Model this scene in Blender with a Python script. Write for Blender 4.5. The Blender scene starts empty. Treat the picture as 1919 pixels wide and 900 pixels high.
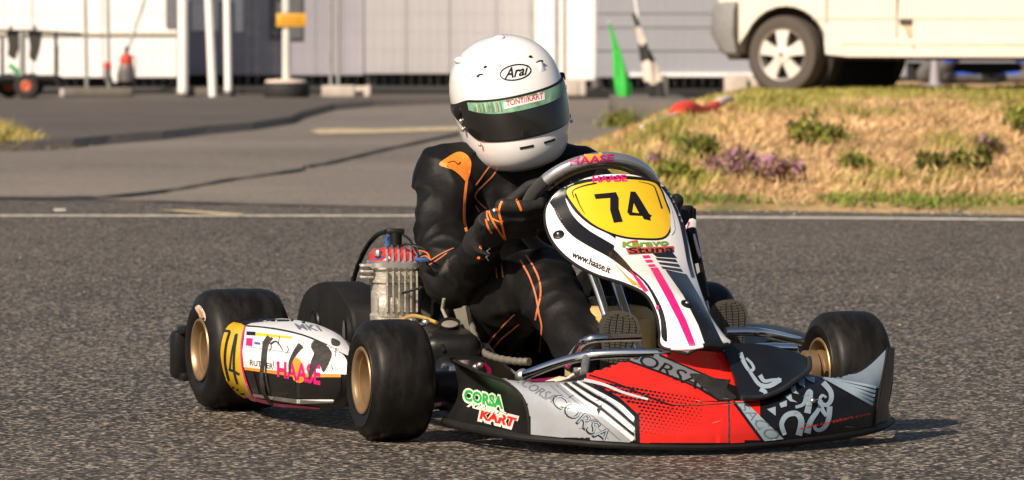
import bpy, bmesh, math, random
from mathutils import Vector, Matrix, noise, Quaternion
from mathutils.bvhtree import BVHTree

random.seed(7)
sc = bpy.context.scene
COL = sc.collection

# ------------------------------------------------------------------ camera
FPX = 10700.0; CAM_H = 0.902; PITCH = 0.0384          # focal length in photo pixels, eye height, tilt down
cd = bpy.data.cameras.new('camera'); cam = bpy.data.objects.new('camera', cd); COL.objects.link(cam)
cd.sensor_width = 36.0; cd.lens = FPX * 36.0 / 1919.0
cd.clip_start = 0.5; cd.clip_end = 2000
cam.location = (0, 0, CAM_H); cam.rotation_euler = (math.pi / 2 - PITCH, 0, 0)
cd.dof.use_dof = True; cd.dof.focus_distance = 12.35; cd.dof.aperture_fstop = 13.0
sc.camera = cam

# ------------------------------------------------------------------ sky, sun, exposure
SUN_EL = math.radians(38); SUN_TO = Vector((0.62, 0.78, 0)).normalized()     # where shadows point
sd = (-SUN_TO * math.cos(SUN_EL)); sd.z = math.sin(SUN_EL)
w = bpy.data.worlds.new('World'); sc.world = w; w.use_nodes = True
nt = w.node_tree; nt.nodes.clear()
sky = nt.nodes.new('ShaderNodeTexSky'); sky.sky_type = 'NISHITA'; sky.sun_disc = False
sky.sun_elevation = SUN_EL; sky.sun_rotation = math.atan2(sd.x, sd.y); sky.dust_density = 2.0
bg = nt.nodes.new('ShaderNodeBackground'); bg.inputs[1].default_value = 0.055
wo = nt.nodes.new('ShaderNodeOutputWorld')
nt.links.new(sky.outputs[0], bg.inputs[0]); nt.links.new(bg.outputs[0], wo.inputs[0])
sl = bpy.data.lights.new('sun', 'SUN'); sl.energy = 5.0; sl.angle = math.radians(0.53); sl.color = (1.0, 0.855, 0.69)
so = bpy.data.objects.new('sun', sl); COL.objects.link(so)
so.rotation_euler = (-sd).to_track_quat('-Z', 'Y').to_euler(); so.location = (-10, -10, 20)
sc.view_settings.view_transform = 'Standard'; sc.view_settings.look = 'None'
sc.view_settings.gamma = 1.0; sc.view_settings.use_curve_mapping = False
sc.view_settings.exposure = 0.40

# ------------------------------------------------------------------ pixel helpers (a pixel is only a direction)
CAMP = Vector((0, 0, CAM_H)); cp, sp = math.cos(PITCH), math.sin(PITCH)
FWD = Vector((0, cp, -sp)); UPV = Vector((0, sp, cp)); RGT = Vector((1, 0, 0))
def ray(px, py): return FWD + RGT * ((px - 959.5) / FPX) + UPV * ((450 - py) / FPX)
def W(px, py, d): return CAMP + ray(px, py) * d
def G(px, py, z=0.0):
    r = ray(px, py); return CAMP + r * ((z - CAM_H) / r.z)
YAW = 0.3345; KO = Vector((0.2369, 12.4151, 0))       # the kart's frame: x forward, y to the driver's left, origin under the front axle
KM = Matrix.Translation(KO) @ Matrix.Rotation(YAW - math.pi / 2, 4, 'Z'); KI = KM.inverted()
KF = Vector((math.sin(YAW), -math.cos(YAW), 0)); KL = Vector((math.cos(YAW), math.sin(YAW), 0))
def K(px, py, u=None, v=None, z=None):
    r = ray(px, py)
    if u is not None: t = (u - (CAMP - KO).dot(KF)) / r.dot(KF)
    elif v is not None: t = (v - (CAMP - KO).dot(KL)) / r.dot(KL)
    else: t = (z - CAM_H) / r.z
    return KI @ (CAMP + r * t)

# ------------------------------------------------------------------ materials
MATS = {}
def pm(name, col, rough=0.5, metal=0.0, var=0.10, scale=25.0, bump=0.0, bscale=None, coat=0.0, spec=0.5, alpha=1.0, trans=0.0, rvar=0.12, sheen=0.0, aniso=0.0):
    if name in MATS: return MATS[name]
    m = bpy.data.materials.new(name); m.use_nodes = True; n = m.node_tree; L = n.links
    b = n.nodes['Principled BSDF']
    tc = n.nodes.new('ShaderNodeTexCoord')
    nz = n.nodes.new('ShaderNodeTexNoise'); nz.inputs['Scale'].default_value = scale; nz.inputs['Detail'].default_value = 5; nz.inputs['Roughness'].default_value = 0.65
    L.new(tc.outputs['Object'], nz.inputs['Vector'])
    mx = n.nodes.new('ShaderNodeMix'); mx.data_type = 'RGBA'
    c0 = [max(0, c * (1 - var)) for c in col]; c1 = [min(1, c * (1 + var)) for c in col]
    mx.inputs[6].default_value = (*c0, 1); mx.inputs[7].default_value = (*c1, 1)
    rr = n.nodes.new('ShaderNodeMapRange'); rr.inputs[1].default_value = 0.3; rr.inputs[2].default_value = 0.7
    L.new(nz.outputs['Fac'], rr.inputs[0]); L.new(rr.outputs[0], mx.inputs[0]); L.new(mx.outputs[2], b.inputs['Base Color'])
    r2 = n.nodes.new('ShaderNodeMapRange'); r2.inputs[1].default_value = 0.3; r2.inputs[2].default_value = 0.7
    r2.inputs[3].default_value = max(0.02, rough - rvar * rough); r2.inputs[4].default_value = min(1, rough + rvar * rough)
    L.new(nz.outputs['Fac'], r2.inputs[0]); L.new(r2.outputs[0], b.inputs['Roughness'])
    b.inputs['Metallic'].default_value = metal; b.inputs['Specular IOR Level'].default_value = spec
    b.inputs['Coat Weight'].default_value = coat; b.inputs['Coat Roughness'].default_value = 0.08
    b.inputs['Sheen Weight'].default_value = sheen
    if trans: b.inputs['Transmission Weight'].default_value = trans
    if bump:
        n2 = n.nodes.new('ShaderNodeTexNoise'); n2.inputs['Scale'].default_value = bscale or scale * 4; n2.inputs['Detail'].default_value = 4
        L.new(tc.outputs['Object'], n2.inputs['Vector'])
        bp = n.nodes.new('ShaderNodeBump'); bp.inputs['Strength'].default_value = bump; bp.inputs['Distance'].default_value = 0.01
        L.new(n2.outputs['Fac'], bp.inputs['Height']); L.new(bp.outputs[0], b.inputs['Normal'])
    MATS[name] = m; return m

def asphalt(name, dark, light, cell=95.0, patch=0.35, tint=(1, .93, .84), bump=0.7, chips=0):
    m = bpy.data.materials.new(name); m.use_nodes = True; n = m.node_tree; L = n.links; b = n.nodes['Principled BSDF']
    tc = n.nodes.new('ShaderNodeTexCoord')
    vo = n.nodes.new('ShaderNodeTexVoronoi'); vo.inputs['Scale'].default_value = cell; L.new(tc.outputs['Object'], vo.inputs['Vector'])
    nz = n.nodes.new('ShaderNodeTexNoise'); nz.inputs['Scale'].default_value = cell * 0.55; nz.inputs['Detail'].default_value = 6; nz.inputs['Roughness'].default_value = .7
    L.new(tc.outputs['Object'], nz.inputs['Vector'])
    big = n.nodes.new('ShaderNodeTexNoise'); big.inputs['Scale'].default_value = patch; big.inputs['Detail'].default_value = 6; big.inputs['Roughness'].default_value = .6
    L.new(tc.outputs['Object'], big.inputs['Vector'])
    sep = n.nodes.new('ShaderNodeSeparateColor'); L.new(vo.outputs['Color'], sep.inputs[0])
    pw = n.nodes.new('ShaderNodeMath'); pw.operation = 'POWER'; pw.inputs[1].default_value = 2.6; L.new(sep.outputs[0], pw.inputs[0])
    ad = n.nodes.new('ShaderNodeMath'); ad.operation = 'MULTIPLY_ADD'; ad.inputs[1].default_value = 0.65
    L.new(pw.outputs[0], ad.inputs[0])
    m2 = n.nodes.new('ShaderNodeMath'); m2.operation = 'MULTIPLY_ADD'; m2.inputs[1].default_value = 1.1; m2.inputs[2].default_value = -0.37
    L.new(nz.outputs['Fac'], m2.inputs[0]); L.new(m2.outputs[0], ad.inputs[2])
    m3 = n.nodes.new('ShaderNodeMath'); m3.operation = 'MULTIPLY_ADD'; m3.inputs[1].default_value = 0.75; m3.inputs[2].default_value = -0.36
    L.new(big.outputs['Fac'], m3.inputs[0])
    a2 = n.nodes.new('ShaderNodeMath'); a2.operation = 'ADD'; a2.use_clamp = True; L.new(ad.outputs[0], a2.inputs[0]); L.new(m3.outputs[0], a2.inputs[1])
    mx = n.nodes.new('ShaderNodeMix'); mx.data_type = 'RGBA'
    mx.inputs[6].default_value = (dark * tint[0], dark * tint[1], dark * tint[2], 1); mx.inputs[7].default_value = (light * tint[0], light * tint[1], light * tint[2], 1)
    L.new(a2.outputs[0], mx.inputs[0]); L.new(mx.outputs[2], b.inputs['Base Color'])
    b.inputs['Roughness'].default_value = 0.62; b.inputs['Specular IOR Level'].default_value = 0.35
    if chips:
        v2 = n.nodes.new('ShaderNodeTexVoronoi'); v2.inputs['Scale'].default_value = cell * 1.25; L.new(tc.outputs['Object'], v2.inputs['Vector'])
        s2 = n.nodes.new('ShaderNodeSeparateColor'); L.new(v2.outputs['Color'], s2.inputs[0])
        g2 = n.nodes.new('ShaderNodeMapRange'); g2.inputs[1].default_value = .78; g2.inputs[2].default_value = .86; L.new(s2.outputs[1], g2.inputs[0])
        g3 = n.nodes.new('ShaderNodeMapRange'); g3.inputs[1].default_value = .18; g3.inputs[2].default_value = .10; L.new(s2.outputs[2], g3.inputs[0])
        x2 = n.nodes.new('ShaderNodeMix'); x2.data_type = 'RGBA'; x2.inputs[7].default_value = (chips, chips * .86, chips * .70, 1)
        L.new(g2.outputs[0], x2.inputs[0]); L.new(mx.outputs[2], x2.inputs[6])
        x3 = n.nodes.new('ShaderNodeMix'); x3.data_type = 'RGBA'; x3.inputs[7].default_value = (.006, .0055, .005, 1)
        L.new(g3.outputs[0], x3.inputs[0]); L.new(x2.outputs[2], x3.inputs[6]); L.new(x3.outputs[2], b.inputs['Base Color'])
    bp = n.nodes.new('ShaderNodeBump'); bp.inputs['Strength'].default_value = bump; bp.inputs['Distance'].default_value = 0.004
    L.new(vo.outputs['Distance'], bp.inputs['Height']); bp.invert = True
    b2 = n.nodes.new('ShaderNodeBump'); b2.inputs['Strength'].default_value = bump * .6; b2.inputs['Distance'].default_value = 0.006
    L.new(nz.outputs['Fac'], b2.inputs['Height']); L.new(bp.outputs[0], b2.inputs['Normal']); L.new(b2.outputs[0], b.inputs['Normal'])
    return m

def attr_mat(name, rough=0.8, trans=0.0):
    m = bpy.data.materials.new(name); m.use_nodes = True; n = m.node_tree; b = n.nodes['Principled BSDF']
    at = n.nodes.new('ShaderNodeAttribute'); at.attribute_name = 'tint'
    n.links.new(at.outputs['Color'], b.inputs['Base Color']); b.inputs['Roughness'].default_value = rough; b.inputs['Specular IOR Level'].default_value = .2
    return m

# ------------------------------------------------------------------ mesh helpers
def tag(o, label=None, cat=None, group=None, kind=None):
    if label: o['label'] = label
    if cat: o['category'] = cat
    if group: o['group'] = group
    if kind: o['kind'] = kind
    return o
def empty(name, loc=(0, 0, 0), rz=0, mat4=None):
    o = bpy.data.objects.new(name, None); COL.objects.link(o); o.empty_display_size = .1
    if mat4 is not None: o.matrix_world = mat4
    else: o.location = loc; o.rotation_euler = (0, 0, rz)
    return o
def link(name, me, m=None, parent=None):
    o = bpy.data.objects.new(name, me); COL.objects.link(o)
    if m is not None and not me.materials:
        for k in (m if isinstance(m, (list, tuple)) else [m]): me.materials.append(k)
    if parent is not None: o.parent = parent
    return o
def frame_of(d):
    d = d.normalized(); a = Vector((0, 0, 1)) if abs(d.z) < .9 else Vector((1, 0, 0))
    x = d.cross(a).normalized(); return x, d.cross(x).normalized()
def crom(pts, n=6, closed=False):
    pts = [Vector(p) for p in pts]; out = []; N = len(pts)
    rng = range(N if closed else N - 1)
    for i in rng:
        if closed: a, b, c, d = pts[i - 1], pts[i], pts[(i + 1) % N], pts[(i + 2) % N]
        else: a, b, c, d = pts[max(i - 1, 0)], pts[i], pts[i + 1], pts[min(i + 2, N - 1)]
        for k in range(n):
            t = k / n
            out.append(.5 * ((2 * b) + (c - a) * t + (2 * a - 5 * b + 4 * c - d) * t * t + (3 * b - a - 3 * c + d) * t ** 3))
    if not closed: out.append(pts[-1])
    return out
class MB:
    def __init__(s): s.bm = bmesh.new()
    def ring(s, pts): return [s.bm.verts.new(p) for p in pts]
    def skin(s, rings, closed=True, cap=True, mi=0):
        for a, b in zip(rings[:-1], rings[1:]):
            n = len(a)
            for i in range(n if closed else n - 1):
                j = (i + 1) % n
                try: f = s.bm.faces.new((a[i], a[j], b[j], b[i])); f.material_index = mi
                except ValueError: pass
        if cap and closed:
            for r, fl in ((rings[0], True), (rings[-1], False)):
                try: f = s.bm.faces.new(r[::-1] if fl else r); f.material_index = mi
                except ValueError: pass
        return s
    def loft(s, R, closed=True, cap=True, mi=0): return s.skin([s.ring(r) for r in R], closed, cap, mi)
    def tube(s, pts, r, n=10, closed=False, mi=0, flat=None, up=None):
        pts = [Vector(p) for p in pts]; N = len(pts); rs = r if isinstance(r, (list, tuple)) else [r] * N
        rings = []; x = None
        for i in range(N):
            if closed: d = pts[(i + 1) % N] - pts[i - 1]
            else: d = pts[min(i + 1, N - 1)] - pts[max(i - 1, 0)]
            d.normalize()
            if x is None:
                x = frame_of(d)[0] if up is None else (Vector(up) - d * d.dot(Vector(up))).normalized()
            else: x = (x - d * d.dot(x)).normalized()
            y = d.cross(x); fl = flat or 1
            rings.append([pts[i] + (x * math.cos(t) + y * math.sin(t) * fl) * rs[i] for t in (2 * math.pi * k / n for k in range(n))])
        if closed:
            R = [s.ring(q) for q in rings]; R.append(R[0]); return s.skin(R, True, False, mi)
        return s.loft(rings, True, True, mi)
    def box(s, c, size, rot=None, bev=0.0, seg=2, mi=0):
        c = Vector(c); M = Matrix.Translation(c) @ (rot.to_4x4() if rot is not None else Matrix.Identity(4)) @ Matrix.Diagonal((*size, 1))
        r = bmesh.ops.create_cube(s.bm, size=1.0, matrix=M); vs = r['verts']
        fs = set(f for v in vs for f in v.link_faces)
        for f in fs: f.material_index = mi
        if bev:
            es = list(set(e for v in vs for e in v.link_edges))
            bmesh.ops.bevel(s.bm, geom=es, offset=bev, segments=seg, affect='EDGES', profile=.5)
        return s
    def lathe(s, prof, o=(0, 0, 0), axis=(0, 1, 0), n=32, cap=True, mi=0, close=False):
        o = Vector(o); ax = Vector(axis).normalized(); x, y = frame_of(ax); R = []
        for a, r in prof: R.append(s.ring([o + ax * a + (x * math.cos(t) + y * math.sin(t)) * r for t in (2 * math.pi * k / n for k in range(n))]))
        if close: R.append(R[0]); cap = False
        return s.skin(R, True, cap, mi)
    def ball(s, c, r, sc3=(1, 1, 1), sub=2, rot=None, mi=0):
        M = Matrix.Translation(Vector(c)) @ (rot.to_4x4() if rot is not None else Matrix.Identity(4)) @ Matrix.Diagonal((*[r * k for k in sc3], 1))
        q = bmesh.ops.create_icosphere(s.bm, subdivisions=sub, radius=1.0, matrix=M)
        for f in set(f for v in q['verts'] for f in v.link_faces): f.material_index = mi
        return s
    def prism(s, poly, dvec, mi=0):
        a = [Vector(p) for p in poly]; d = Vector(dvec); return s.loft([a, [p + d for p in a]], True, True, mi)
    def solid(s, t):                      # give an open sheet thickness, inwards along normals
        bmesh.ops.recalc_face_normals(s.bm, faces=s.bm.faces[:]); s.bm.normal_update()
        bmesh.ops.solidify(s.bm, geom=s.bm.faces[:], thickness=t); return s
    def mesh(s, name, smooth=True, angle=35):
        bmesh.ops.recalc_face_normals(s.bm, faces=s.bm.faces[:])
        me = bpy.data.meshes.new(name); s.bm.to_mesh(me); s.bm.free()
        if smooth:
            me.shade_smooth(); me.set_sharp_from_angle(angle=math.radians(angle))
        return me
    def build(s, name, m, parent=None, smooth=True, angle=35): return link(name, s.mesh(name, smooth, angle), m, parent)
def eval_mesh(o):
    dg = bpy.context.evaluated_depsgraph_get(); dg.update(); return bpy.data.meshes.new_from_object(o.evaluated_get(dg), depsgraph=dg)

# ---- flat print: an outline given in photo pixels is laid onto the surface that carries it
def bvh_of(objs, M=None):
    vs = []; fs = []
    for o in objs:
        me = o.data; k = len(vs); mw = M if M is not None else o.matrix_world
        vs += [mw @ v.co for v in me.vertices]; fs += [[k + i for i in p.vertices] for p in me.polygons]
    return BVHTree.FromPolygons(vs, fs)
_font = {}
def text_tris(body, shear=0.0, bold=0.0, space=1.0):
    key = (body, shear, bold, space)
    if key in _font: return _font[key]
    cu = bpy.data.curves.new('txt', 'FONT'); cu.body = body; cu.offset = bold; cu.shear = shear; cu.space_character = space; cu.resolution_u = 3
    o = bpy.data.objects.new('txt', cu); COL.objects.link(o); me = eval_mesh(o)
    vs = [(v.co.x, v.co.y) for v in me.vertices]; fs = [tuple(p.vertices) for p in me.polygons]
    bpy.data.objects.remove(o); bpy.data.curves.remove(cu); bpy.data.meshes.remove(me)
    x0 = min(v[0] for v in vs); x1 = max(v[0] for v in vs); y0 = min(v[1] for v in vs); y1 = max(v[1] for v in vs)
    vs = [((x - x0) / (x1 - x0), (y - y0) / (y1 - y0)) for x, y in vs]; _font[key] = (vs, fs); return vs, fs
def quadmap(q, s, t):      # q: tl, tr, br, bl in pixels; s to the right, t upwards
    tl, tr, br, bl = [Vector(p) for p in q]
    return (bl * (1 - s) + br * s) * (1 - t) + (tl * (1 - s) + tr * s) * t
def bez(pts, n=5, closed=True):
    return [(p.x, p.y) for p in crom([(x, y, 0) for x, y in pts], n, closed)]
class Print:
    def __init__(s, objs, M, parent, step=7): s.bvh = bvh_of(objs, M); s.M = M; s.Mi = M.inverted(); s.par = parent; s.step = step; s.lay = {}
    def add(s, verts, faces, name, m, off):
        bm = bmesh.new(); V = [bm.verts.new((x, y, 0)) for x, y in verts]
        for f in faces:
            try: bm.faces.new([V[i] for i in f])
            except ValueError: pass
        xs = [v[0] for v in verts]; ys = [v[1] for v in verts]
        for ax, lo, hi in ((0, min(xs), max(xs)), (1, min(ys), max(ys))):
            k = math.floor(lo / s.step) + 1
            while k * s.step < hi:
                co = Vector((k * s.step if ax == 0 else 0, k * s.step if ax else 0, 0)); no = Vector((1 - ax, ax, 0))
                bmesh.ops.bisect_plane(bm, geom=bm.verts[:] + bm.edges[:] + bm.faces[:], plane_co=co, plane_no=no); k += 1
        bmesh.ops.triangulate(bm, faces=bm.faces[:])
        dead = []
        for v in bm.verts:
            d = ray(v.co.x, v.co.y).normalized(); h = s.bvh.ray_cast(CAMP, d)
            if h[0] is None: dead.append(v); continue
            n = h[1] if h[1].dot(d) < 0 else -h[1]
            v.co = s.Mi @ (h[0] + n * (off * .45 + .0003))
        bmesh.ops.delete(bm, geom=dead, context='VERTS')
        bmesh.ops.delete(bm, geom=[e for e in bm.edges if e.calc_length() > .07], context='EDGES')
        if not bm.faces: bm.free(); print('PRINT MISS', name); return None
        bm.normal_update()
        eye = s.Mi @ CAMP
        for f in bm.faces:
            if f.normal.dot(eye - f.calc_center_median()) < 0: f.normal_flip()
        me = bpy.data.meshes.new(name); bm.to_mesh(me); bm.free(); me.shade_smooth()
        return link(name, me, m, s.par)
    def poly(s, pts, name, m, off=.0012):
        bm = bmesh.new(); vs = [bm.verts.new((x, y, 0)) for x, y in pts]; f = bm.faces.new(vs); bmesh.ops.triangulate(bm, faces=[f])
        bm.verts.index_update(); v = [(q.co.x, q.co.y) for q in bm.verts]; fc = [[q.index for q in g.verts] for g in bm.faces]; bm.free()
        return s.add(v, fc, name, m, off)
    def polys(s, lst, name, m, off=.0012):
        V = []; F = []
        for pts in lst:
            bm = bmesh.new(); vs = [bm.verts.new((x, y, 0)) for x, y in pts]; f = bm.faces.new(vs); bmesh.ops.triangulate(bm, faces=[f])
            bm.verts.index_update(); k = len(V); V += [(q.co.x, q.co.y) for q in bm.verts]; F += [[k + q.index for q in g.verts] for g in bm.faces]; bm.free()
        return s.add(V, F, name, m, off)
    def stroke(s, pts, wd, name, m, off=.0016, smooth=4, closed=False):
        p = bez(pts, smooth, closed) if smooth else list(pts)
        if closed: p = p + [p[0]]
        L = []; R = []; N = len(p)
        for i in range(N):
            a = Vector(p[max(i - 1, 0)]); b = Vector(p[min(i + 1, N - 1)]); d = (b - a)
            if d.length < 1e-6: d = Vector((1, 0))
            d.normalize(); q = Vector(p[i]); ww = wd if not isinstance(wd, (list, tuple)) else wd[0] + (wd[1] - wd[0]) * i / (N - 1)
            nn = Vector((-d.y, d.x)) * ww * .5; L.append(tuple(q + nn)); R.append(tuple(q - nn))
        V = L + R; F = [(i, i + 1, N + i + 1, N + i) for i in range(N - 1)]
        return s.add(V, F, name, m, off)
    def text(s, body, quad, name, m, off=.0018, shear=0, bold=0, space=1.0):
        vs, fs = text_tris(body, shear, bold, space)
        V = [tuple(quadmap(quad, x, y)) for x, y in vs]
        return s.add(V, fs, name, m, off)
# ================================================================== SETTING
def sheet(name, pts, z, m, kind='structure'):
    me = bpy.data.meshes.new(name); me.from_pydata([(p[0], p[1], z) for p in pts], [], [list(range(len(pts)))]); me.update()
    if me.polygons[0].normal.z < 0: me.flip_normals()
    o = link(name, me, m)
    if kind: o['kind'] = kind
    return o
def GP(*px): return [tuple(G(x, y)) for x, y in px]
M_far = asphalt('worn_brown_asphalt', .09, .33, cell=70, patch=.22, tint=(1, .85, .70), bump=.5)
M_track = asphalt('coarse_track_asphalt', .009, .14, cell=84, patch=.6, tint=(1, .83, .635), bump=1.0, chips=.38)
M_verge = asphalt('dark_old_asphalt', .05, .165, cell=50, patch=.5, tint=(1, .83, .68), bump=.5)
sheet('ground', [(-300, -40), (300, -40), (300, 500), (-300, 500)], -0.008, M_far)
far_edge = GP((-400, 368), (0, 373), (290, 379), (560, 385), (800, 391), (1060, 393), (1500, 396), (1919, 404), (2300, 410))
sheet('track', [(-40, -20), (40, -20)] + [(40, far_edge[-1][1])] + far_edge[::-1] + [(-40, far_edge[0][1])], 0.0, M_track)
def paint(name, c, wear=.5, scale=9):
    m = pm(name, c, .7, var=.25, scale=scale, bump=.3, bscale=120)
    n = m.node_tree; b = n.nodes['Principled BSDF']
    nz = n.nodes.new('ShaderNodeTexNoise'); nz.inputs['Scale'].default_value = 14; nz.inputs['Detail'].default_value = 8; nz.inputs['Roughness'].default_value = .8
    tc = n.nodes.new('ShaderNodeTexCoord'); n.links.new(tc.outputs['Object'], nz.inputs['Vector'])
    mr = n.nodes.new('ShaderNodeMapRange'); mr.inputs[1].default_value = wear - .08; mr.inputs[2].default_value = wear + .12
    n.links.new(nz.outputs['Fac'], mr.inputs[0])
    old = b.inputs['Base Color'].links[0].from_socket
    mx = n.nodes.new('ShaderNodeMix'); mx.data_type = 'RGBA'; mx.inputs[6].default_value = (.13, .115, .1, 1)
    n.links.new(old, mx.inputs[7]); n.links.new(mr.outputs[0], mx.inputs[0]); n.links.new(mx.outputs[2], b.inputs['Base Color'])
    return m
M_line = paint('worn_white_line_paint', (.62, .58, .50), .42); M_yline = paint('worn_yellow_line_paint', (.62, .50, .30), .44)
sheet('white_line', GP((-300, 404), (440, 404.5), (800, 404.5), (800, 407.3), (440, 407.5), (-300, 407)), .004, M_line)
sheet('white_line', GP((1290, 407), (1600, 408.5), (2300, 415), (2300, 419), (1600, 412), (1290, 410.5)), .004, M_line)
sheet('yellow_line', GP((300, 396), (350, 396.5), (400, 400), (455, 403), (455, 406.5), (390, 404), (340, 400)), .0075, M_yline)
sheet('yellow_line', GP((580, 245), (600, 241), (640, 240), (700, 241.5), (880, 236), (880, 243), (700, 249), (600, 251)), -.002, M_yline)
sheet('yellow_line', GP((100, 393), (122, 392.5), (124, 397), (102, 398)), .004, M_line)
# tar seams between the old lanes of asphalt
M_tar = pm('tar_seam', (.028, .024, .021), .6, var=.4, scale=6)
def seam(px, wpx):
    c = bez(px, 5, False); L = []; R = []; rng = random.Random(5)
    for x, y in c:
        k = wpx * (.55 + .9 * rng.random()); L.append((x, y - k / 2)); R.append((x, y + k / 2))
    a = [G(*p) for p in L]; b = [G(*p) for p in R]
    me = bpy.data.meshes.new('tar_seam'); n = len(a)
    me.from_pydata([(p.x, p.y, .0) for p in a + b], [], [(i, i + 1, n + i + 1, n + i) for i in range(n - 1)]); me.update()
    o = link('tar_seam', me, M_tar); o.location.z = .002; o['kind'] = 'structure'
    return o
seam([(-60, 371), (150, 370), (300, 358), (430, 336), (560, 318), (570, 312), (620, 304), (720, 280), (860, 250)], 3.2)
seam([(-60, 372), (200, 377), (400, 382), (800, 391)], 2.0).location.z = .0055
# raised strip of old asphalt along the fence
vo = [(-300, 192), (-300, 284), (60, 281), (130, 277), (200, 269), (300, 261), (385, 251), (470, 243), (540, 232), (560, 222), (620, 206), (700, 199), (860, 193), (860, 186), (300, 186)]
pts = [G(*p) for p in vo]
b = MB(); b.loft([[Vector((p.x, p.y, -.007)) for p in pts], [Vector((p.x, p.y + .45, .055)) for p in pts]])
b.build('raised_pavement', M_verge, smooth=False)['kind'] = 'structure'

# ------------------------------------------------------------------ grass bank
def sstep(t): t = max(0, min(1, t)); return t * t * (3 - 2 * t)
def interp(x, tab):
    if x <= tab[0][0]: return tab[0][1]
    for (a, p), (c, q) in zip(tab[:-1], tab[1:]):
        if x <= c: return p + (q - p) * (x - a) / (c - a)
    return tab[-1][1]
XB = [(26, -.55), (29, -.25), (38, .2), (48, .95), (60, 1.9), (75, 3.4)]
ZB = [(26.8, 0), (28, .05), (30, .115), (33, .205), (36, .272), (40, .322), (44, .338), (48, .318), (56, .30), (66, .18), (80, .0)]
def foot(x): return 27.35 - .18 * max(0, x)            # where the bank meets the track
def bank(x, y):
    e = sstep((x - interp(y, XB)) / 1.1); d = y - foot(x)
    z = interp(27.35 + d, ZB) * e
    if d < 0 or e <= 0: return -.03
    return z + .025 * noise.noise((x * 1.1, y * .5, 0)) * min(1, d) * e + .012 * noise.noise((x * 4, y * 2, 3)) * min(1, d) * e
xs = [-1.2 + i * .11 for i in range(160)]; ys = [26.0 + j * .24 for j in range(180)]
me = bpy.data.meshes.new('grass_bank')
me.from_pydata([(x, y, bank(x, y)) for y in ys for x in xs], [], [(j * 160 + i, j * 160 + i + 1, (j + 1) * 160 + i + 1, (j + 1) * 160 + i) for j in range(179) for i in range(159)])
me.update(); me.shade_smooth()
def soil_mat():
    m = bpy.data.materials.new('dry_soil_and_thatch'); m.use_nodes = True; n = m.node_tree; L = n.links; b = n.nodes['Principled BSDF']
    tc = n.nodes.new('ShaderNodeTexCoord'); a = n.nodes.new('ShaderNodeTexNoise'); a.inputs['Scale'].default_value = 1.6; a.inputs['Detail'].default_value = 8; a.inputs['Roughness'].default_value = .7
    L.new(tc.outputs['Object'], a.inputs['Vector']); r = n.nodes.new('ShaderNodeValToRGB'); L.new(a.outputs['Fac'], r.inputs[0])
    e = r.color_ramp.elements; e[0].position = .3; e[0].color = (.11, .12, .035, 1); e[1].position = .7; e[1].color = (.52, .36, .17, 1)
    k = e.new(.5); k.color = (.38, .25, .11, 1)
    L.new(r.outputs[0], b.inputs['Base Color']); b.inputs['Roughness'].default_value = .9
    z = n.nodes.new('ShaderNodeTexNoise'); z.inputs['Scale'].default_value = 30; z.inputs['Detail'].default_value = 6; L.new(tc.outputs['Object'], z.inputs['Vector'])
    bp = n.nodes.new('ShaderNodeBump'); bp.inputs['Strength'].default_value = .8; bp.inputs['Distance'].default_value = .03; L.new(z.outputs['Fac'], bp.inputs['Height']); L.new(bp.outputs[0], b.inputs['Normal'])
    return m
link('grass_bank', me, soil_mat())['kind'] = 'structure'

M_leaf = attr_mat('leaf_and_straw')
def blades_mesh(name, items):            # items: (base, height, width, lean vec, colour)
    V = []; F = []; Cc = []
    for p, h, wd, ln, c in items:
        k = len(V); a = random.random() * math.pi; s = Vector((math.cos(a), math.sin(a), 0)) * wd * .5
        mid = p + Vector((0, 0, h * .55)) + ln * .35; top = p + Vector((0, 0, h)) + ln
        V += [p - s, p + s, mid + s * .8, mid - s * .8, top]; F += [(k, k + 1, k + 2, k + 3), (k + 3, k + 2, k + 4)]
        Cc += [c] * 5
    me = bpy.data.meshes.new(name); me.from_pydata(V, [], F); me.update()
    at = me.color_attributes.new('tint', 'FLOAT_COLOR', 'POINT')
    at.data.foreach_set('color', [q for c in Cc for q in (c[0], c[1], c[2], 1)])
    return me
rg = random.Random(11)
items = []
def grass_colour(x, y, d):
    n1 = noise.noise((x * .9, y * .28, 7)) + .75 * noise.noise((x * 2.6, y * .95, 1)) + .3 * noise.noise((x * 6, y * 2.2, 5)); edge = 1 if d < .5 else 0
    top = sstep((y - 38.5) / 3.5) * (1 - .3 * sstep((x - 3.5) / 2))
    g = n1 * 1.05 + top * .62 + edge * .55 - .16
    if rg.random() < .12: g += rg.uniform(-.6, .6)
    t = sstep((g + .18) / .6)
    straw = (.60, .40, .205) if rg.random() < .65 else (.46, .29, .15)
    green = (.24, .24, .05) if rg.random() < .6 else (.38, .34, .09)
    if d < .5: green = (.17, .22, .04)
    k = rg.uniform(.7, 1.2) * (1 + .45 * noise.noise((x * 1.9 + 9, y * .7, 2)))
    return tuple(max(0, (a + (c - a) * t) * k) for a, c in zip(straw, green)), t
while len(items) < 88000:
    y = 26.6 + 23 * rg.random() ** 1.35; x = rg.uniform(-1.0, 5.6)
    if x < interp(y, XB) + .08 or y < foot(x) + .06: continue
    d = y - foot(x); c, t = grass_colour(x, y, d); z = bank(x, y)
    if z < -.02: continue
    h = rg.uniform(.025, .075) * (1 + .8 * t) * (1 if y < 37 else max(.45, 1 - (y - 37) * .12)) * (.7 if d < .5 else 1)
    items.append((Vector((x, y, z - .01)), h, rg.uniform(.006, .015), Vector((rg.gauss(.02, .035), rg.gauss(0, .035), -abs(rg.gauss(0, .012)))), c))
o = link('bank_grass', blades_mesh('bank_grass', items), M_leaf); tag(o, 'sunburnt grass with green patches covering the bank', 'grass', kind='stuff')
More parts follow.
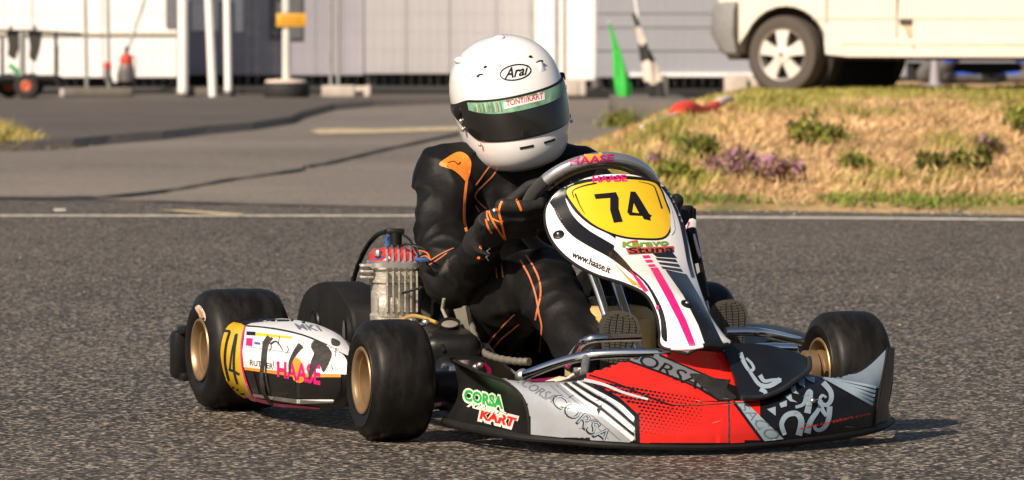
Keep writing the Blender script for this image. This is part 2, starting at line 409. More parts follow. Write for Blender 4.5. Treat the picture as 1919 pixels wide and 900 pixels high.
# gravel chips along the foot of the bank and litter on the asphalt
b = MB()
for i in range(300):
    if i < 260:
        x = rg.uniform(-.3, 5.0); y = foot(x) + rg.gauss(-.05, .16)
    else:
        p = G(rg.uniform(0, 1919), rg.uniform(395, 620)); x, y = p.x, p.y
    r = rg.uniform(.004, .011) if i < 260 else rg.uniform(.0025, .006)
    b.ball((x, y, r * .4), r, (1, rg.uniform(.7, 1.3), .6), 1)
tag(b.build('loose_gravel', pm('pale_gravel', (.36, .31, .25), .8, var=.5, scale=.9), smooth=False), 'small loose gravel chips scattered on the asphalt', 'gravel', kind='stuff')

def clump(name, label, px, py, d, r, hgt, cols, n, cat, group, leafw=(.012, .028), flat=False):
    p = W(px, py, d); base = Vector((p.x, p.y, bank(p.x, p.y) if not flat else 0.0)); root = empty(name, base)
    tag(root, label, cat, group); it = []; tw = MB()
    for k in range(9):
        a = rg.random() * 6.28; rr = rg.random() ** .5 * r * .7; t = Vector((math.cos(a) * rr, math.sin(a) * rr, hgt * rg.uniform(.5, .85)))
        tw.tube([(t.x * .2, t.y * .2, -.02), t * .55, t], [.006, .004, .002], 5)
    tw.build('stem', pm('woody_stem', (.12, .08, .05), .9), root)
    lobes = [(Vector((rg.gauss(0, r * .45), rg.gauss(0, r * .4), hgt * rg.uniform(.25, .75))), r * rg.uniform(.25, .5)) for _ in range(8)]
    for k in range(int(n * .75)):
        c, lr = rg.choice(lobes); q = c + Vector((rg.gauss(0, 1), rg.gauss(0, 1), rg.gauss(0, .8))) * lr * .55
        if q.z < 0: q.z = abs(q.z) * .5
        cc = rg.choice(cols); kk = rg.uniform(.6, 1.25)
        it.append((q, rg.uniform(.015, .05), rg.uniform(*leafw), Vector((rg.gauss(0, .025), rg.gauss(0, .025), rg.gauss(0, .012))), tuple(v * kk for v in cc)))
    link('crown', blades_mesh('crown', it), M_leaf, root); return root
GRN = [(.08, .095, .025), (.13, .14, .03), (.20, .19, .05), (.34, .27, .10)]; PUR = [(.42, .22, .30), (.46, .28, .32), (.20, .14, .07), (.32, .16, .20), (.44, .31, .17)]
YG = [(.20, .22, .03), (.28, .28, .05), (.12, .15, .03)]
bushes = [
 ('heather', 'largest mauve heather clump low on the bank right of the yellow race number', 1375, 345, 28.9, .13, .13, PUR, 1300, 'heather', 'heather clumps on the bank'),
 ('heather', 'smaller mauve heather clump just right of the largest one, by the track edge', 1465, 355, 28.5, .09, .11, PUR, 800, 'heather', 'heather clumps on the bank'),
 ('heather', 'mauve heather sprig on the bank directly above the right end of the steering wheel', 1228, 318, 29.8, .07, .09, PUR, 420, 'heather', 'heather clumps on the bank'),
 ('heather', 'mauve heather clump high on the bank at the far right edge', 1862, 292, 31.2, .10, .11, PUR + GRN, 620, 'heather', 'heather clumps on the bank'),
 ('shrub', 'dark green shrub on the bank, above and left of the largest heather clump', 1310, 293, 31.0, .12, .11, GRN + YG, 900, 'shrub', 'low shrubs on the bank'),
 ('shrub', 'yellow-green weed beside the track edge, left of the largest heather clump', 1272, 352, 28.6, .09, .10, YG, 620, 'shrub', 'low shrubs on the bank'),
 ('shrub', 'olive shrub in the middle of the dry slope below the van wheel', 1540, 268, 32.4, .18, .10, GRN + YG, 1000, 'shrub', 'low shrubs on the bank'),
 ('shrub', 'small dark shrub low on the slope below the van door seam', 1742, 330, 29.5, .09, .10, GRN, 700, 'shrub', 'low shrubs on the bank'),
 ('shrub', 'dark shrub low on the slope near the right edge of the picture', 1818, 330, 29.5, .10, .11, GRN, 800, 'shrub', 'low shrubs on the bank'),
 ('shrub', 'bright green shrub cut by the right edge of the picture', 1912, 250, 33.5, .13, .13, YG + GRN, 900, 'shrub', 'low shrubs on the bank'),
 ('shrub', 'low weed on the slope between the two rows of heather, centre of the bank', 1608, 318, 29.8, .08, .07, GRN + YG, 420, 'shrub', 'low shrubs on the bank'),
 ('shrub', 'green weed patch at the foot of the two furled flags', 1165, 228, 49.0, .22, .10, YG + GRN, 800, 'shrub', 'low shrubs on the bank'),
]
for s in bushes: clump(*s)
pt = G(25, 275); it = []
root = empty('grass_tussock', (pt.x, pt.y, -.005)); tag(root, 'yellow dry grass tussock on the asphalt edge at far left', 'grass')
for k in range(2600):
    a = rg.gauss(0, .17); c = rg.choice([(.5, .36, .12), (.33, .3, .06), (.2, .2, .05), (.55, .42, .2)])
    fall = max(.12, 1 - abs(a + .1) / .42); it.append((Vector((a, rg.gauss(0, .35), 0)), rg.uniform(.05, .24) * fall, rg.uniform(.006, .014), Vector((rg.gauss(0, .05), rg.gauss(0, .05), 0)), c))
link('blades', blades_mesh('blades', it), M_leaf, root)

# ================================================================== BACKGROUND THINGS
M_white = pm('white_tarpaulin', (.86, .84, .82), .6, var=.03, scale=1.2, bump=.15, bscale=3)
M_lilac = pm('shade_toned_lilac', (.31, .295, .335), .65, var=.10, scale=.7, bump=.2, bscale=2.5)  # lilac-grey puts the shade on the wall behind the sign into its colour
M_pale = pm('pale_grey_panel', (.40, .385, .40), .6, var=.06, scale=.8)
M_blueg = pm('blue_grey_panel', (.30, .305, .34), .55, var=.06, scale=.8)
M_blk = pm('black_shade_and_plastic', (.012, .011, .010), .8, var=.3)  # painted shade under the walls, and the sprayer's black plastic
M_steel = pm('galvanised_steel', (.42, .42, .40), .45, .7, var=.15, scale=8)
M_pole = pm('white_painted_pole', (.80, .79, .76), .5, var=.05)
M_conc = pm('pale_concrete', (.48, .42, .37), .9, var=.2, scale=6, bump=.3); M_dconc = pm('dark_concrete', (.13, .115, .10), .9, var=.25, scale=6, bump=.3)
M_rub = pm('black_rubber', (.018, .017, .016), .75, var=.3, scale=12, bump=.1)
def hull(name, label, cat, px0, px1, ybot, d, depth, m, top=2.7, extra=None):
    a = W(px0, ybot, d); c = W(px1, ybot, d); root = empty(name, (a.x, a.y, 0)); tag(root, label, cat)
    wd = c.x - a.x; z0 = a.z
    b = MB(); n = 7
    b.box((wd / 2, depth / 2, (z0 + top) / 2), (wd, depth, top - z0), bev=.015); b.build('wall', m, root, angle=20)
    MB().box((wd / 2, depth / 2 + .12, z0 / 2 - .02), (wd - .1, depth - .1, z0 + .03)).build('gap_shade', M_blk, root)  # black box standing in for the shade in the gap below the wall
    MB().box((wd / 2, -1.6 - (d - 70) * .5 + .05, .046), (wd + .05, 3.3 + (d - 70) * 1.0, .092)).build('shade_slab', M_blk, root)  # low black slab carries that painted shade forward over the ground
    MB().loft([[Vector((-.1, -.1, top)), Vector((wd + .1, -.1, top)), Vector((wd + .1, depth + .1, top)), Vector((-.1, depth + .1, top))],
               [Vector((wd * .3, depth * .5, top + .7)), Vector((wd * .7, depth * .5, top + .7)), Vector((wd * .7, depth * .5 + .1, top + .7)), Vector((wd * .3, depth * .5 + .1, top + .7))]]).build('roof', M_white, root, smooth=False)
    return root, wd, z0
def lay(root, px, py, d):             # photo pixel on a wall at depth d -> local coordinates of the wall's root
    p = W(px, py, d); return Vector((p.x - root.location.x, p.y - root.location.y, p.z))
def slab(root, name, m, x0, y0, x1, y1, d, th=.03, proud=.03):
    a = lay(root, x0, y1, d); c = lay(root, x1, y0, d)
    return MB().box(((a.x + c.x) / 2, -proud, (a.z + c.z) / 2), (abs(c.x - a.x), th, abs(c.z - a.z)), bev=.004).build(name, m, root, smooth=False)
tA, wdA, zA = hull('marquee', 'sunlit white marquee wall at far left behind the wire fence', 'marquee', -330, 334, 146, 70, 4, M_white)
slab(tA, 'hem_rail', pm('beige_rail', (.55, .47, .36), .7), -320, 61, 333, 66, 70, .03, .02)
slab(tA, 'corner_post', pm('grey_post', (.20, .19, .19), .6), 331, -200, 338, 146, 70, .05, .035)
slab(tA, 'window', pm('dusky_window', (.16, .16, .18), .3, var=.1), 311, -60, 330, 52, 70, .02, .02)
for x in (-200, -80, 60, 190): slab(tA, 'seam', M_pale, x, -250, x + 1.6, 146, 70, .01, .008)
tB, wdB, zB = hull('marquee', 'marquee wall behind the yellow sign, its shade painted in as lilac-grey', 'marquee', 339, 682, 142, 71.5, 4, M_lilac)
fw = slab(tB, 'window', M_white, 359, 4, 409, 58, 71.5, .03, .02)
slab(tB, 'window_frame', M_white, 338, -4, 455, 3.2, 71.5, .03, .022); slab(tB, 'door_frame', M_white, 440, -80, 456, 60, 71.5, .03, .026)
slab(tB, 'notice_panel', pm('dark_grey_panel', (.10, .10, .105), .6), 505, -70, 566, 73, 71.5, .02, .03)
for x in (470, 590, 640): slab(tB, 'seam', M_pale, x, -250, x + 1.5, 142, 71.5, .01, .008)
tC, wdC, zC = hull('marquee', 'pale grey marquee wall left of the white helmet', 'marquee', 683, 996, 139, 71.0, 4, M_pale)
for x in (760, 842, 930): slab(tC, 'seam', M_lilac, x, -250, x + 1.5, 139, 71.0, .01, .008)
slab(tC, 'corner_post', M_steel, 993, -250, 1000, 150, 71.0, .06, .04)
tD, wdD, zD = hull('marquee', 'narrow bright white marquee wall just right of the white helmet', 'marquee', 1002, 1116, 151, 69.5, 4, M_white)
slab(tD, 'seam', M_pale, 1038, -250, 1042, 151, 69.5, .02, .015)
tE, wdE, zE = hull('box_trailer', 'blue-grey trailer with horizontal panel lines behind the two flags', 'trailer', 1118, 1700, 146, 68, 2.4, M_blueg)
for y in (24, 50, 94, -20): slab(tE, 'panel_joint', pm('joint_grey', (.2, .2, .23), .6), 1118, y, 1690, y + 1.6, 68, .012, .007)
slab(tE, 'lower_rail', M_white, 1180, 137, 1690, 144, 68, .05, .03)
# a wall far behind everything closes the gaps
tF, _, _ = hull('marquee', 'blue-grey marquee seen beneath the van at the far right', 'marquee', 1705, 2500, 118, 74, 4, M_blueg)

def fence_panel(x0, x1, d, label, blk=None, lean=0.0, top=2.0, m=M_steel, pr=.021):
    a = W(x0, 180, d); c = W(x1, 180, d); root = empty('wire_fence', (a.x, a.y, 0)); tag(root, label, 'fence', 'wire mesh fence panels'); wd = c.x - a.x
    for x in (0, wd):
        MB().tube([(x + lean, 0, .06), (x, 0, top)], pr, 10).build('post', m, root)
    for z in (top - .02,): MB().tube([(pr, 0, z), (wd - pr, 0, z)], .018, 8).build('rail', m, root)
    b = MB(); k = int(wd / .1)
    for i in range(1, k): b.tube([(wd * i / k, 0, .16), (wd * i / k, 0, top)], .0015, 4)
    for j in range(1, 9): b.tube([(0, .004, .16 + j * (top - .16) / 9), (wd, .004, .16 + j * (top - .16) / 9)], .0015, 4)
    o = b.build('wire_mesh', m, root, smooth=False); o['kind'] = 'stuff'
    return root
fence_panel(-360, 158, 64.6, 'wire fence panel in front of the white marquee at far left', lean=.03)
fence_panel(201, 339, 64.6, 'narrow wire fence panel between the thin posts and the thick white poles', lean=.02)
fence_panel(430, 620, 64.6, 'wire fence panel behind the yellow sign')
fence_panel(634, 1044, 64.6, 'wire fence panel running behind the white helmet')
fence_panel(1058, 1420, 64.6, 'wire fence panel behind the green and chequered flags')
# steep brace pole, thick white poles
def pole(name, p0, p1, d, r, m, label, cat='pole', group=None):
    a = W(*p0, d); c = W(*p1, d); root = MB(); q = c - a
    root.tube([(0, 0, 0), q * .5, q], r, 12); root.ball((0, 0, 0), r * 1.12, sub=1); o = root.build(name, m); o.location = a
    return tag(o, label, cat, group)
pole('brace_pole', (239, 96), (285, -40), 65.5, .016, M_steel, 'thin slanting brace pole above the pump sprayer')
pole('tent_pole', (343, 170), (343, -120), 63.8, .058, M_pole, 'thickest white tent pole, leftmost of the three beside the marquee corner', 'pole', 'white tent poles')
pole('tent_pole', (399, 182), (386, -120), 63.8, .045, M_pole, 'leaning white tent pole, middle one of three', 'pole', 'white tent poles')
pole('tent_pole', (428, 168), (424, -120), 63.8, .042, M_pole, 'white tent pole, rightmost of three left of the yellow sign', 'pole', 'white tent poles')
def block(x0, x1, y0, y1, d, m, label, hole=True):
    a = W(x0, y1, d); c = W(x1, y0, d); wd = c.x - a.x; hh = .9 * 0 + (c.z - .05 if c.z > .1 else .15)
    base = .055
    root = empty('fence_block', ((a.x + c.x) / 2, a.y, base)); tag(root, label, 'concrete block', 'concrete fence feet')
    h = max(.1, c.z - base)
    if hole:
        e = .075
        MB().box((-wd * .14, 0, h / 2), (wd * .62, .24, h), bev=.015).build('body', m, root)
        MB().box((wd * .5 - e / 2, 0, h / 2), (e, .24, h), bev=.015).build('lug', m, root)
        MB().box((wd * .33, 0, h - .04), (wd * .30, .22, .06), bev=.01).build('lug', m, root)
        MB().box((-wd * .5 + .02, 0, h / 2), (.05, .22, h * .96), bev=.012).build('lug', m, root)
    else:
        MB().box((0, 0, h / 2), (wd, .26, h), bev=.018).build('body', m, root)
        MB().box((-wd / 2 - .025, -.02, h / 2 - .01), (.055, .2, h * .92), bev=.015).build('lug', M_conc, root)
    return root
block(122, 250, 164, 190, 63.9, M_dconc, 'long dark concrete block carrying the sprayer and bottles', False)
block(331, 441, 167, 188, 64.0, M_dconc, 'dark concrete block under the three white tent poles')
block(604, 695, 160, 190, 63.6, M_conc, 'pale concrete block with a slot at the foot of the paired fence posts')
block(1056, 1098, 150, 180, 64.6, M_conc, 'small pale concrete block just right of the white helmet')
block(1358, 1420, 140, 166, 60.5, M_conc, 'pale concrete block left of the van front wheel')
# yellow sign on a post in a filled tyre
p = W(537, 185, 63.2); root = empty('post_sign', (p.x, p.y, .055)); tag(root, 'yellow rectangular sign on a white post standing in a filled tyre', 'sign')
s_ = 10700 / 63.2
MB().lathe([(0, .17), (0, .245), (.05, .262), (.11, .262), (.165, .245), (.165, .2)], axis=(0, 0, 1), n=32).build('tyre', M_rub, root)
MB().lathe([(.16, .05), (.165, .235), (.19, .225), (.20, .1)], axis=(0, 0, 1), n=32).build('concrete_fill', pm('pinkish_concrete', (.62, .50, .44), .9, var=.12, scale=10), root)
MB().tube([(0, 0, .18), (.002, 0, .8), (-.008, 0, 2.0)], .048, 14).build('post', pm('cream_post', (.62, .60, .55), .55), root)
zc = CAM_H + (39 - 38) / s_ - .055
bd = MB().box((.055, -.06, zc), (.325, .012, .145), bev=.006).build('board', pm('yellow_sign_plate', (.72, .36, .02), .5, var=.08), root)
b = MB()
for i in range(3): b.box((.055, -.068, zc + .035 - i * .034), (.26 - .03 * (i % 2), .003, .010))
b.build('lettering', pm('brown_print', (.34, .17, .02), .6), bd)
for z in (zc + .04, zc - .04): MB().tube([(0, -.05, z), (0, -.02, z)], .055, 10).build('clamp', M_steel, root)
# sprayer, bottles on the dark block
def bottle(px, pyb, d, prof, mats, label, name, cat, base):
    p = W(px, pyb, d); root = empty(name, (p.x, p.y, base)); tag(root, label, cat)
    for nm, pr, m in [(q[0], q[1], m_) for q, m_ in zip(prof, mats)]:
        MB().lathe(pr, axis=(0, 0, 1), n=20).build(nm, m, root)
    return root
M_red = pm('red_plastic', (.52, .05, .025), .4, var=.12); M_gp = pm('smoky_grey_plastic', (.13, .11, .11), .45)
zb = .055 + .16
r = bottle(237, 165, 63.8, [('tank', [(0, .06), (.01, .085), (.12, .09), (.19, .08), (.22, .06)]), ('collar', [(.2, .07), (.25, .075), (.30, .06), (.32, .03)]), ('pump_handle', [(.31, .018), (.36, .02), (.40, .018)])],
       [M_gp, M_red, M_blk], 'grey pump sprayer with red collar on the dark concrete block', 'pump_sprayer', 'sprayer', zb)
MB().tube(crom([(0.03, 0, .3), (.1, 0, .28), (.11, 0, .15), (.09, 0, .02)], 5), .007, 6).build('hose', M_blk, r)
bottle(202, 165, 63.8, [('body', [(0, .035), (.1, .04), (.16, .035)]), ('cap', [(.15, .04), (.2, .045), (.23, .025)])], [M_gp, M_red], 'small bottle with a red cap left of the pump sprayer', 'bottle', 'bottle', zb)
bottle(217, 165, 63.75, [('body', [(0, .03), (.07, .034), (.12, .026)]), ('cap', [(.115, .018), (.14, .018)])], [M_pole, M_white], 'little white bottle squeezed between red bottle and sprayer', 'bottle', 'bottle', zb)

# kart trolley at far left
p = W(50, 188, 62.5); root = empty('kart_trolley', (p.x, p.y, .055)); tag(root, 'black tube kart trolley with orange wheel hubs at far left', 'trolley')
s_ = 10700 / 62.5; M_btube = pm('black_tube', (.02, .02, .02), .5, var=.2)
def tx(px): return (px - 50) / s_
def tz(py): return CAM_H - .055 - (py - 39) / s_
for k, (x, y) in enumerate(((53, -.25), (14, .25), (53, .45), (-75, -.25), (-75, .45))):
    t_ = MB().lathe([(-.035, .055), (-.045, .10), (-.04, .128), (0, .135), (.04, .128), (.045, .10), (.035, .055)], o=(tx(x), y, .135), axis=(0, 1, 0), n=24, close=True).build('wheel', M_rub, root)
    MB().lathe([(-.037, .02), (-.046, .045), (-.04, .062), (.036, .062), (.04, .03)], o=(tx(x), y, .135), axis=(0, 1, 0), n=20).build('hub', pm('orange_hub', (.50, .10, .04), .5), t_)
for y in (-.18, .42): MB().tube([(tx(-140), y, .22), (tx(108), y, .22), (tx(115), y, .12)], .022, 8).build('base_rail', M_btube, root)
for x, yb, y0 in ((44, 150, 60), (107, 150, 60), (7, 150, 70), (-60, 150, 60)):
    MB().tube([(tx(x), -.15, tz(yb)), (tx(x), -.15, tz(y0))], .02 if x != 44 else .036, 8).build('upright', M_btube if x != 44 else M_steel, root)
MB().tube([(tx(-140), -.15, tz(57)), (tx(60), -.15, tz(58)), (tx(155), -.15, tz(64))], .014, 8).build('top_rail', M_btube, root)
MB().box((tx(-20), .12, .2), (tx(110) - tx(-140), .5, .10), bev=.02).build('deck', M_btube, root)
MB().box((tx(109), -.15, tz(112)), (.035, .04, .32), bev=.008).build('grip', M_btube, root)
for x0, x1, y0, y1 in ((14, 40, 60, 112), (54, 79, 58, 116)):
    a = [(tx(x0), tz(y0)), (tx(x1), tz(y0)), (tx(x1 - 4), tz(y0 * .5 + y1 * .5)), (tx(x1 - 12), tz(y1)), (tx(x0 + 2), tz(y1 - 8)), (tx(x0 + 4), tz(y0 * .5 + y1 * .5))]
    MB().prism([(x, -.12, z) for x, z in a], (0, .22, 0)).build('padded_seat', pm('dark_vinyl', (.035, .03, .028), .6), root)
MB().tube(crom([(tx(20), -.12, tz(122)), (tx(30), -.14, tz(130)), (tx(40), -.12, tz(146)), (tx(33), -.1, tz(148))], 5), .028, 8).build('strap', pm('green_strap', (.02, .30, .10), .6), root)
for x in (22, 68): MB().tube([(tx(x), -.1, tz(60)), (tx(x), -.1, tz(48))], .016, 8).build('peg', M_btube, root)

# ------------------------------------------------------------------ flags at the left end of the bank
def furled(name, label, d, spine, widths, mats, bands, pole_px, th=.5):
    base = W(*pole_px[0], d); root = empty(name, base); tag(root, label, 'flag', 'furled marshal flags')
    q = [W(x, y, d) - base for x, y in pole_px]; MB().tube(q, .012, 8).build('stick', M_pole, root)
    n = len(spine); R = []
    for i, ((x, y), wd) in enumerate(zip(spine, widths)):
        c = W(x, y, d - .03) - base; r = wd / (10700 / d) * .5; ph = i * .6
        R.append([c + Vector((math.cos(t) * r * (1 + .22 * math.sin(5 * t + ph)), math.sin(t) * r * th * (1 + .3 * math.sin(4 * t + ph)), .02 * math.sin(3 * t + ph))) for t in (2 * math.pi * k / 28 for k in range(28))])
    for (i0, i1), m in zip(bands, mats):
        MB().loft(R[i0:i1 + 1]).build('cloth', m, root, angle=70)
    return root
M_grn = pm('green_flag_cloth', (.03, .42, .05), .7, var=.2, scale=20); M_fblk = pm('black_flag_cloth', (.02, .018, .017), .8); M_fwht = pm('cream_flag_cloth', (.60, .52, .45), .8, var=.08)
sp_ = [(1142 + 30 * t + 4 * math.sin(t * 3), 46 + 160 * t) for t in (i / 15 for i in range(16))]
furled('furled_flag', 'furled green flag leaning on the kerb end of the bank', 57.5, sp_, [4 + 24 * sstep(t * 1.25) * (1 if t < .86 else .6) for t in (i / 15 for i in range(16))], [M_grn], [(0, 15)], [(1170, 207), (1142, 40)])
sp_ = [(1187 + 46 * t ** .9, 28 + 160 * t) for t in (i / 20 for i in range(21))]
furled('furled_flag', 'furled black and white chequered flag leaning beside the green one', 57.0, sp_, [5 + 26 * sstep(t * 1.2) for t in (i / 20 for i in range(21))], [M_fblk, M_fwht, M_fblk, M_fwht, M_fblk], [(0, 3), (3, 7), (7, 11), (11, 16), (16, 20)], [(1217, 192), (1188, -20)])
# red and white flag on its stick, lying on the bank
def GB(px, py, up=0.0):                  # where a pixel's ray meets the bank
    r = ray(px, py); t = 26.0
    while t < 62:
        q = CAMP + r * t
        if q.z < max(0, bank(q.x, q.y)) + up: return q
        t += .05
    return q
p0 = GB(1268, 213, .05); p1 = GB(1357, 183, .05)
if p1.y - p0.y > 2.0: p1 = p0 + Vector((.42, 1.6, .03)); p1.z = max(0, bank(p1.x, p1.y)) + .06; root = empty('dropped_flag', p0); tag(root, 'red and white flag lying rolled on the grass edge', 'flag')
v_ = p1 - p0; pts = [v_ * t + Vector((0, 0, .02 * math.sin(t * 9))) for t in (i / 10 for i in range(11))]
MB().tube(pts[:8], [.05, .075, .07, .05, .04, .045, .04, .035], 12, flat=.7).build('cloth', pm('red_flag_cloth', (.62, .05, .025), .7, var=.15), root, angle=60)
MB().tube(pts[7:], [.037, .04, .033, .02], 12, flat=.7).build('cloth_edge', M_fwht, root, angle=60)
MB().tube([-v_ * .6 - Vector((0, 0, .03)), Vector((0, 0, 0))], .011, 8).build('stick', M_pole, root)
# dark kerb slab under the flags
a = G(1176, 218); c = G(1262, 205); root = MB(); root.box((0, 0, .06), (.72, 5.2, .16), bev=.02); o = root.build('kerb_slab', M_dconc); o.location = ((a.x + c.x) / 2, (a.y + c.y) / 2 + .6, 0)
tag(o, 'dark concrete slab at the foot of the flags', 'slab')
MB_ = MB(); MB_.box((0, 0, .17), (.22, .3, .34), bev=.02); o = MB_.build('weight_box', M_dconc); pz = W(1232, 185, 58.5); o.location = (pz.x, pz.y, .0); tag(o, 'dark box weighting the chequered flag', 'box')
# ------------------------------------------------------------------ van
VD = 47.5; pw_ = W(1463, 165, VD); VYAW = math.radians(28)
van = empty('parked_van', (pw_.x, pw_.y, .295), math.pi - VYAW)     # local x forward (left and away), y to its left side ... near side is +y
tag(van, 'dirty white delivery van with grey bumper parked on top of the bank', 'van')
M_van = pm('dirty_white_van_paint', (.66, .61, .52), .35, var=.07, scale=2.2, coat=.3); M_bump = pm('grey_plastic_bumper', (.20, .195, .19), .6, var=.1)
M_glass = pm('dark_window_glass', (.02, .025, .03), .08, var=.05, coat=.5); M_under = pm('underbody_black', (.012, .012, .012), .8)
RW = .325; WB_ = 2.9
def arch(cx, r, n=14): return [(cx + r * math.cos(t), .33 + r * math.sin(t)) for t in (math.pi * k / n for k in range(n + 1))]
side = [(.54, .42), (.62, .62), (.60, .86), (.50, 1.00), (-.25, 1.30), (-.95, 2.02), (-1.3, 2.12), (-4.0, 2.12), (-4.15, 2.0), (-4.2, .45), (-3.45, .33)]
side += arch(-WB_, .40)[::-1][0:0] + [(-WB_ - .40 * math.cos(math.pi * k / 12), .33 + .40 * math.sin(math.pi * k / 12)) for k in range(13)] + [(-2.3, .31), (-.6, .31)] + [(-.40 * math.cos(math.pi * k / 14), .33 + .40 * math.sin(math.pi * k / 14)) for k in range(15)] + [(.44, .36)]
# shell: profile swept across the width, pulled in at both flanks
R = []
for yy, ins, zi in ((0.0, .045, .02), (-.03, .012, .005), (-.09, 0, 0), (-1.79, 0, 0), (-1.85, .012, .005), (-1.88, .045, .02)):
    cx_, cz_ = -1.7, 1.2
    R.append([Vector((x + (-ins if x > cx_ else ins) * (1 if z > .5 else .2), yy - (.10 * max(0, z - 1.15) if yy > -.9 else -.10 * max(0, z - 1.15)), z - (zi if z > 1.5 else 0))) for x, z in side])
body = MB(); body.loft(R); bo = body.build('body', M_van, van, angle=30)
MB().box((-1.7, -.94, .36), (4.6, 1.5, .16), bev=.03).build('underbody', M_under, van)
for cx in (0, -WB_):
    for y0 in (-.30, -1.58): MB().lathe([(0, .395), (.2, .395)], o=(cx, y0 - .1, .33), n=24).build('wheel_well', M_under, van)
# front bumper wrapping the corner
prof = [(-.0, .30), (.05, .34), (.075, .5), (.06, .70), (.02, .76), (-.04, .77)]
path = [(.40, .012), (.48, .010), (.575, -.03), (.635, -.14), (.66, -.5), (.665, -.94), (.66, -1.38), (.635, -1.74), (.575, -1.85), (.48, -1.89), (.40, -1.89)]
rings = []
for i, (x, y) in enumerate(path):
    a = Vector(path[max(i - 1, 0)]); c = Vector(path[min(i + 1, len(path) - 1)]); d = (c - a).normalized(); nrm = Vector((-d.y, d.x)); nrm = nrm if nrm.dot(Vector((x - .1, y + .94))) > 0 else -nrm
    rings.append([Vector((x + nrm.x * o_ - (.0 if z > .45 else .10 * (.45 - z) / .15 * (1 if x > .5 else .3)), y + nrm.y * o_, z)) for o_, z in prof])
b = MB(); b.loft(rings, closed=False, cap=False); b.solid(.03); b.build('front_bumper', M_bump, van, angle=40)
MB().box((.60, -.94, .93), (.06, .9, .12), bev=.02).build('grille', M_under, van)
for y in (-.22, -1.66): MB().ball((.55, y, .93), .14, (.5, 1, .9), 2).build('headlight', pm('lamp_lens', (.6, .62, .62), .1, coat=.6), van)
ws = [(-.28, 1.33), (-.93, 1.98)]
MB().prism([(-.27, -.22, 1.335), (-.27, -1.66, 1.335), (-.92, -1.55, 1.985), (-.92, -.33, 1.985)], (.012, 0, .012)).build('windscreen', M_glass, van, smooth=False)
MB().prism([(-.45, -.012, 1.32), (-1.35, -.012, 1.32), (-1.35, -.075, 1.95), (-.98, -.075, 1.95)], (0, .012, .002)).build('side_window', M_glass, van, smooth=False)
M_seam = pm('door_gap', (.07, .05, .035), .8, var=.3)
sx = -(1673 - 1463) / 225 / math.cos(VYAW)
for x in (sx, sx - 1.15): MB().box((x, .0015, .80), (.010, .004, .80)).build('door_gap', M_seam, van)
MB().box((-.42, .0015, .85), (.010, .004, .55)).build('door_gap', M_seam, van)
MB().box((-1.6, .002, .625), (2.6, .006, .012)).build('crease', pm('crease_shadow', (.5, .45, .38), .6), van)
MB().box((-1.75, .002, .43), (2.4, .012, .05), bev=.004).build('sill', M_van, van)
MB().box((sx - .085, .012, .60), (.11, .02, .045), bev=.006).build('door_handle', pm('brown_black_handle', (.06, .04, .03), .6), van)
b = MB(); b.prism([(sx - .05, .002, .575), (sx - .13, .002, .575), (sx - .17, .002, .36), (sx - .15, .002, .36)], (0, .002, 0)); b.build('rust_stain', pm('rust_streak', (.46, .36, .25), .8, var=.3, scale=9), van, smooth=False)
# wheels
def van_wheel(x, y, face, steer):
    r = empty('wheel', (x, y, RW)); r.parent = van; r.rotation_euler = (0, 0, steer); f = face
    MB().lathe([(-.09, .215), (-.105, .26), (-.095, .31), (-.06, RW), (.06, RW), (.095, .31), (.105, .26), (.09, .215)], n=40, close=True).build('tyre', pm('dusty_tyre', (.075, .062, .052), .85, var=.15, scale=9, bump=.2), r)
    MB().lathe([(f * .085, .222), (f * .10, .218), (f * .09, .205), (f * .03, .195), (f * -.08, .2)], n=40, cap=False).build('rim', pm('rim_grey', (.5, .47, .43), .4, .6), r)
    MB().lathe([(f * .02, .197), (f * .025, .05)], n=30).build('brake', M_under, r)
    b = MB()
    for k in range(5):
        a = k * 2 * math.pi / 5 + .31
        c, s = math.cos(a), math.sin(a); q = Vector((-s, 0, c)); e = Vector((c, 0, s)); Y = Vector((0, f, 0))
        pr = [(e * .03 + q * .035), (e * .12 + q * .045), (e * .205 + q * .068), (e * .205 - q * .068), (e * .12 - q * .045), (e * .03 - q * .035)]
        b.loft([[v + Y * .05 for v in pr], [v + Y * (.098 - .01 * (v.length > .18)) for v in pr]])
    b.lathe([(f * .05, .075), (f * .105, .07), (f * .112, .03), (f * .113, .002)], n=20); b.build('hubcap', pm('pale_hubcap', (.70, .66, .60), .35, .2), r, angle=30)
    MB().lathe([(f * .112, .022), (f * .118, .02), (f * .119, .002)], n=14).build('cap_badge', M_bump, r)
van_wheel(0, -.13, 1, math.radians(-3)); van_wheel(0, -1.75, -1, math.radians(-3)); van_wheel(-WB_, -.13, 1, 0); van_wheel(-WB_, -1.75, -1, 0)

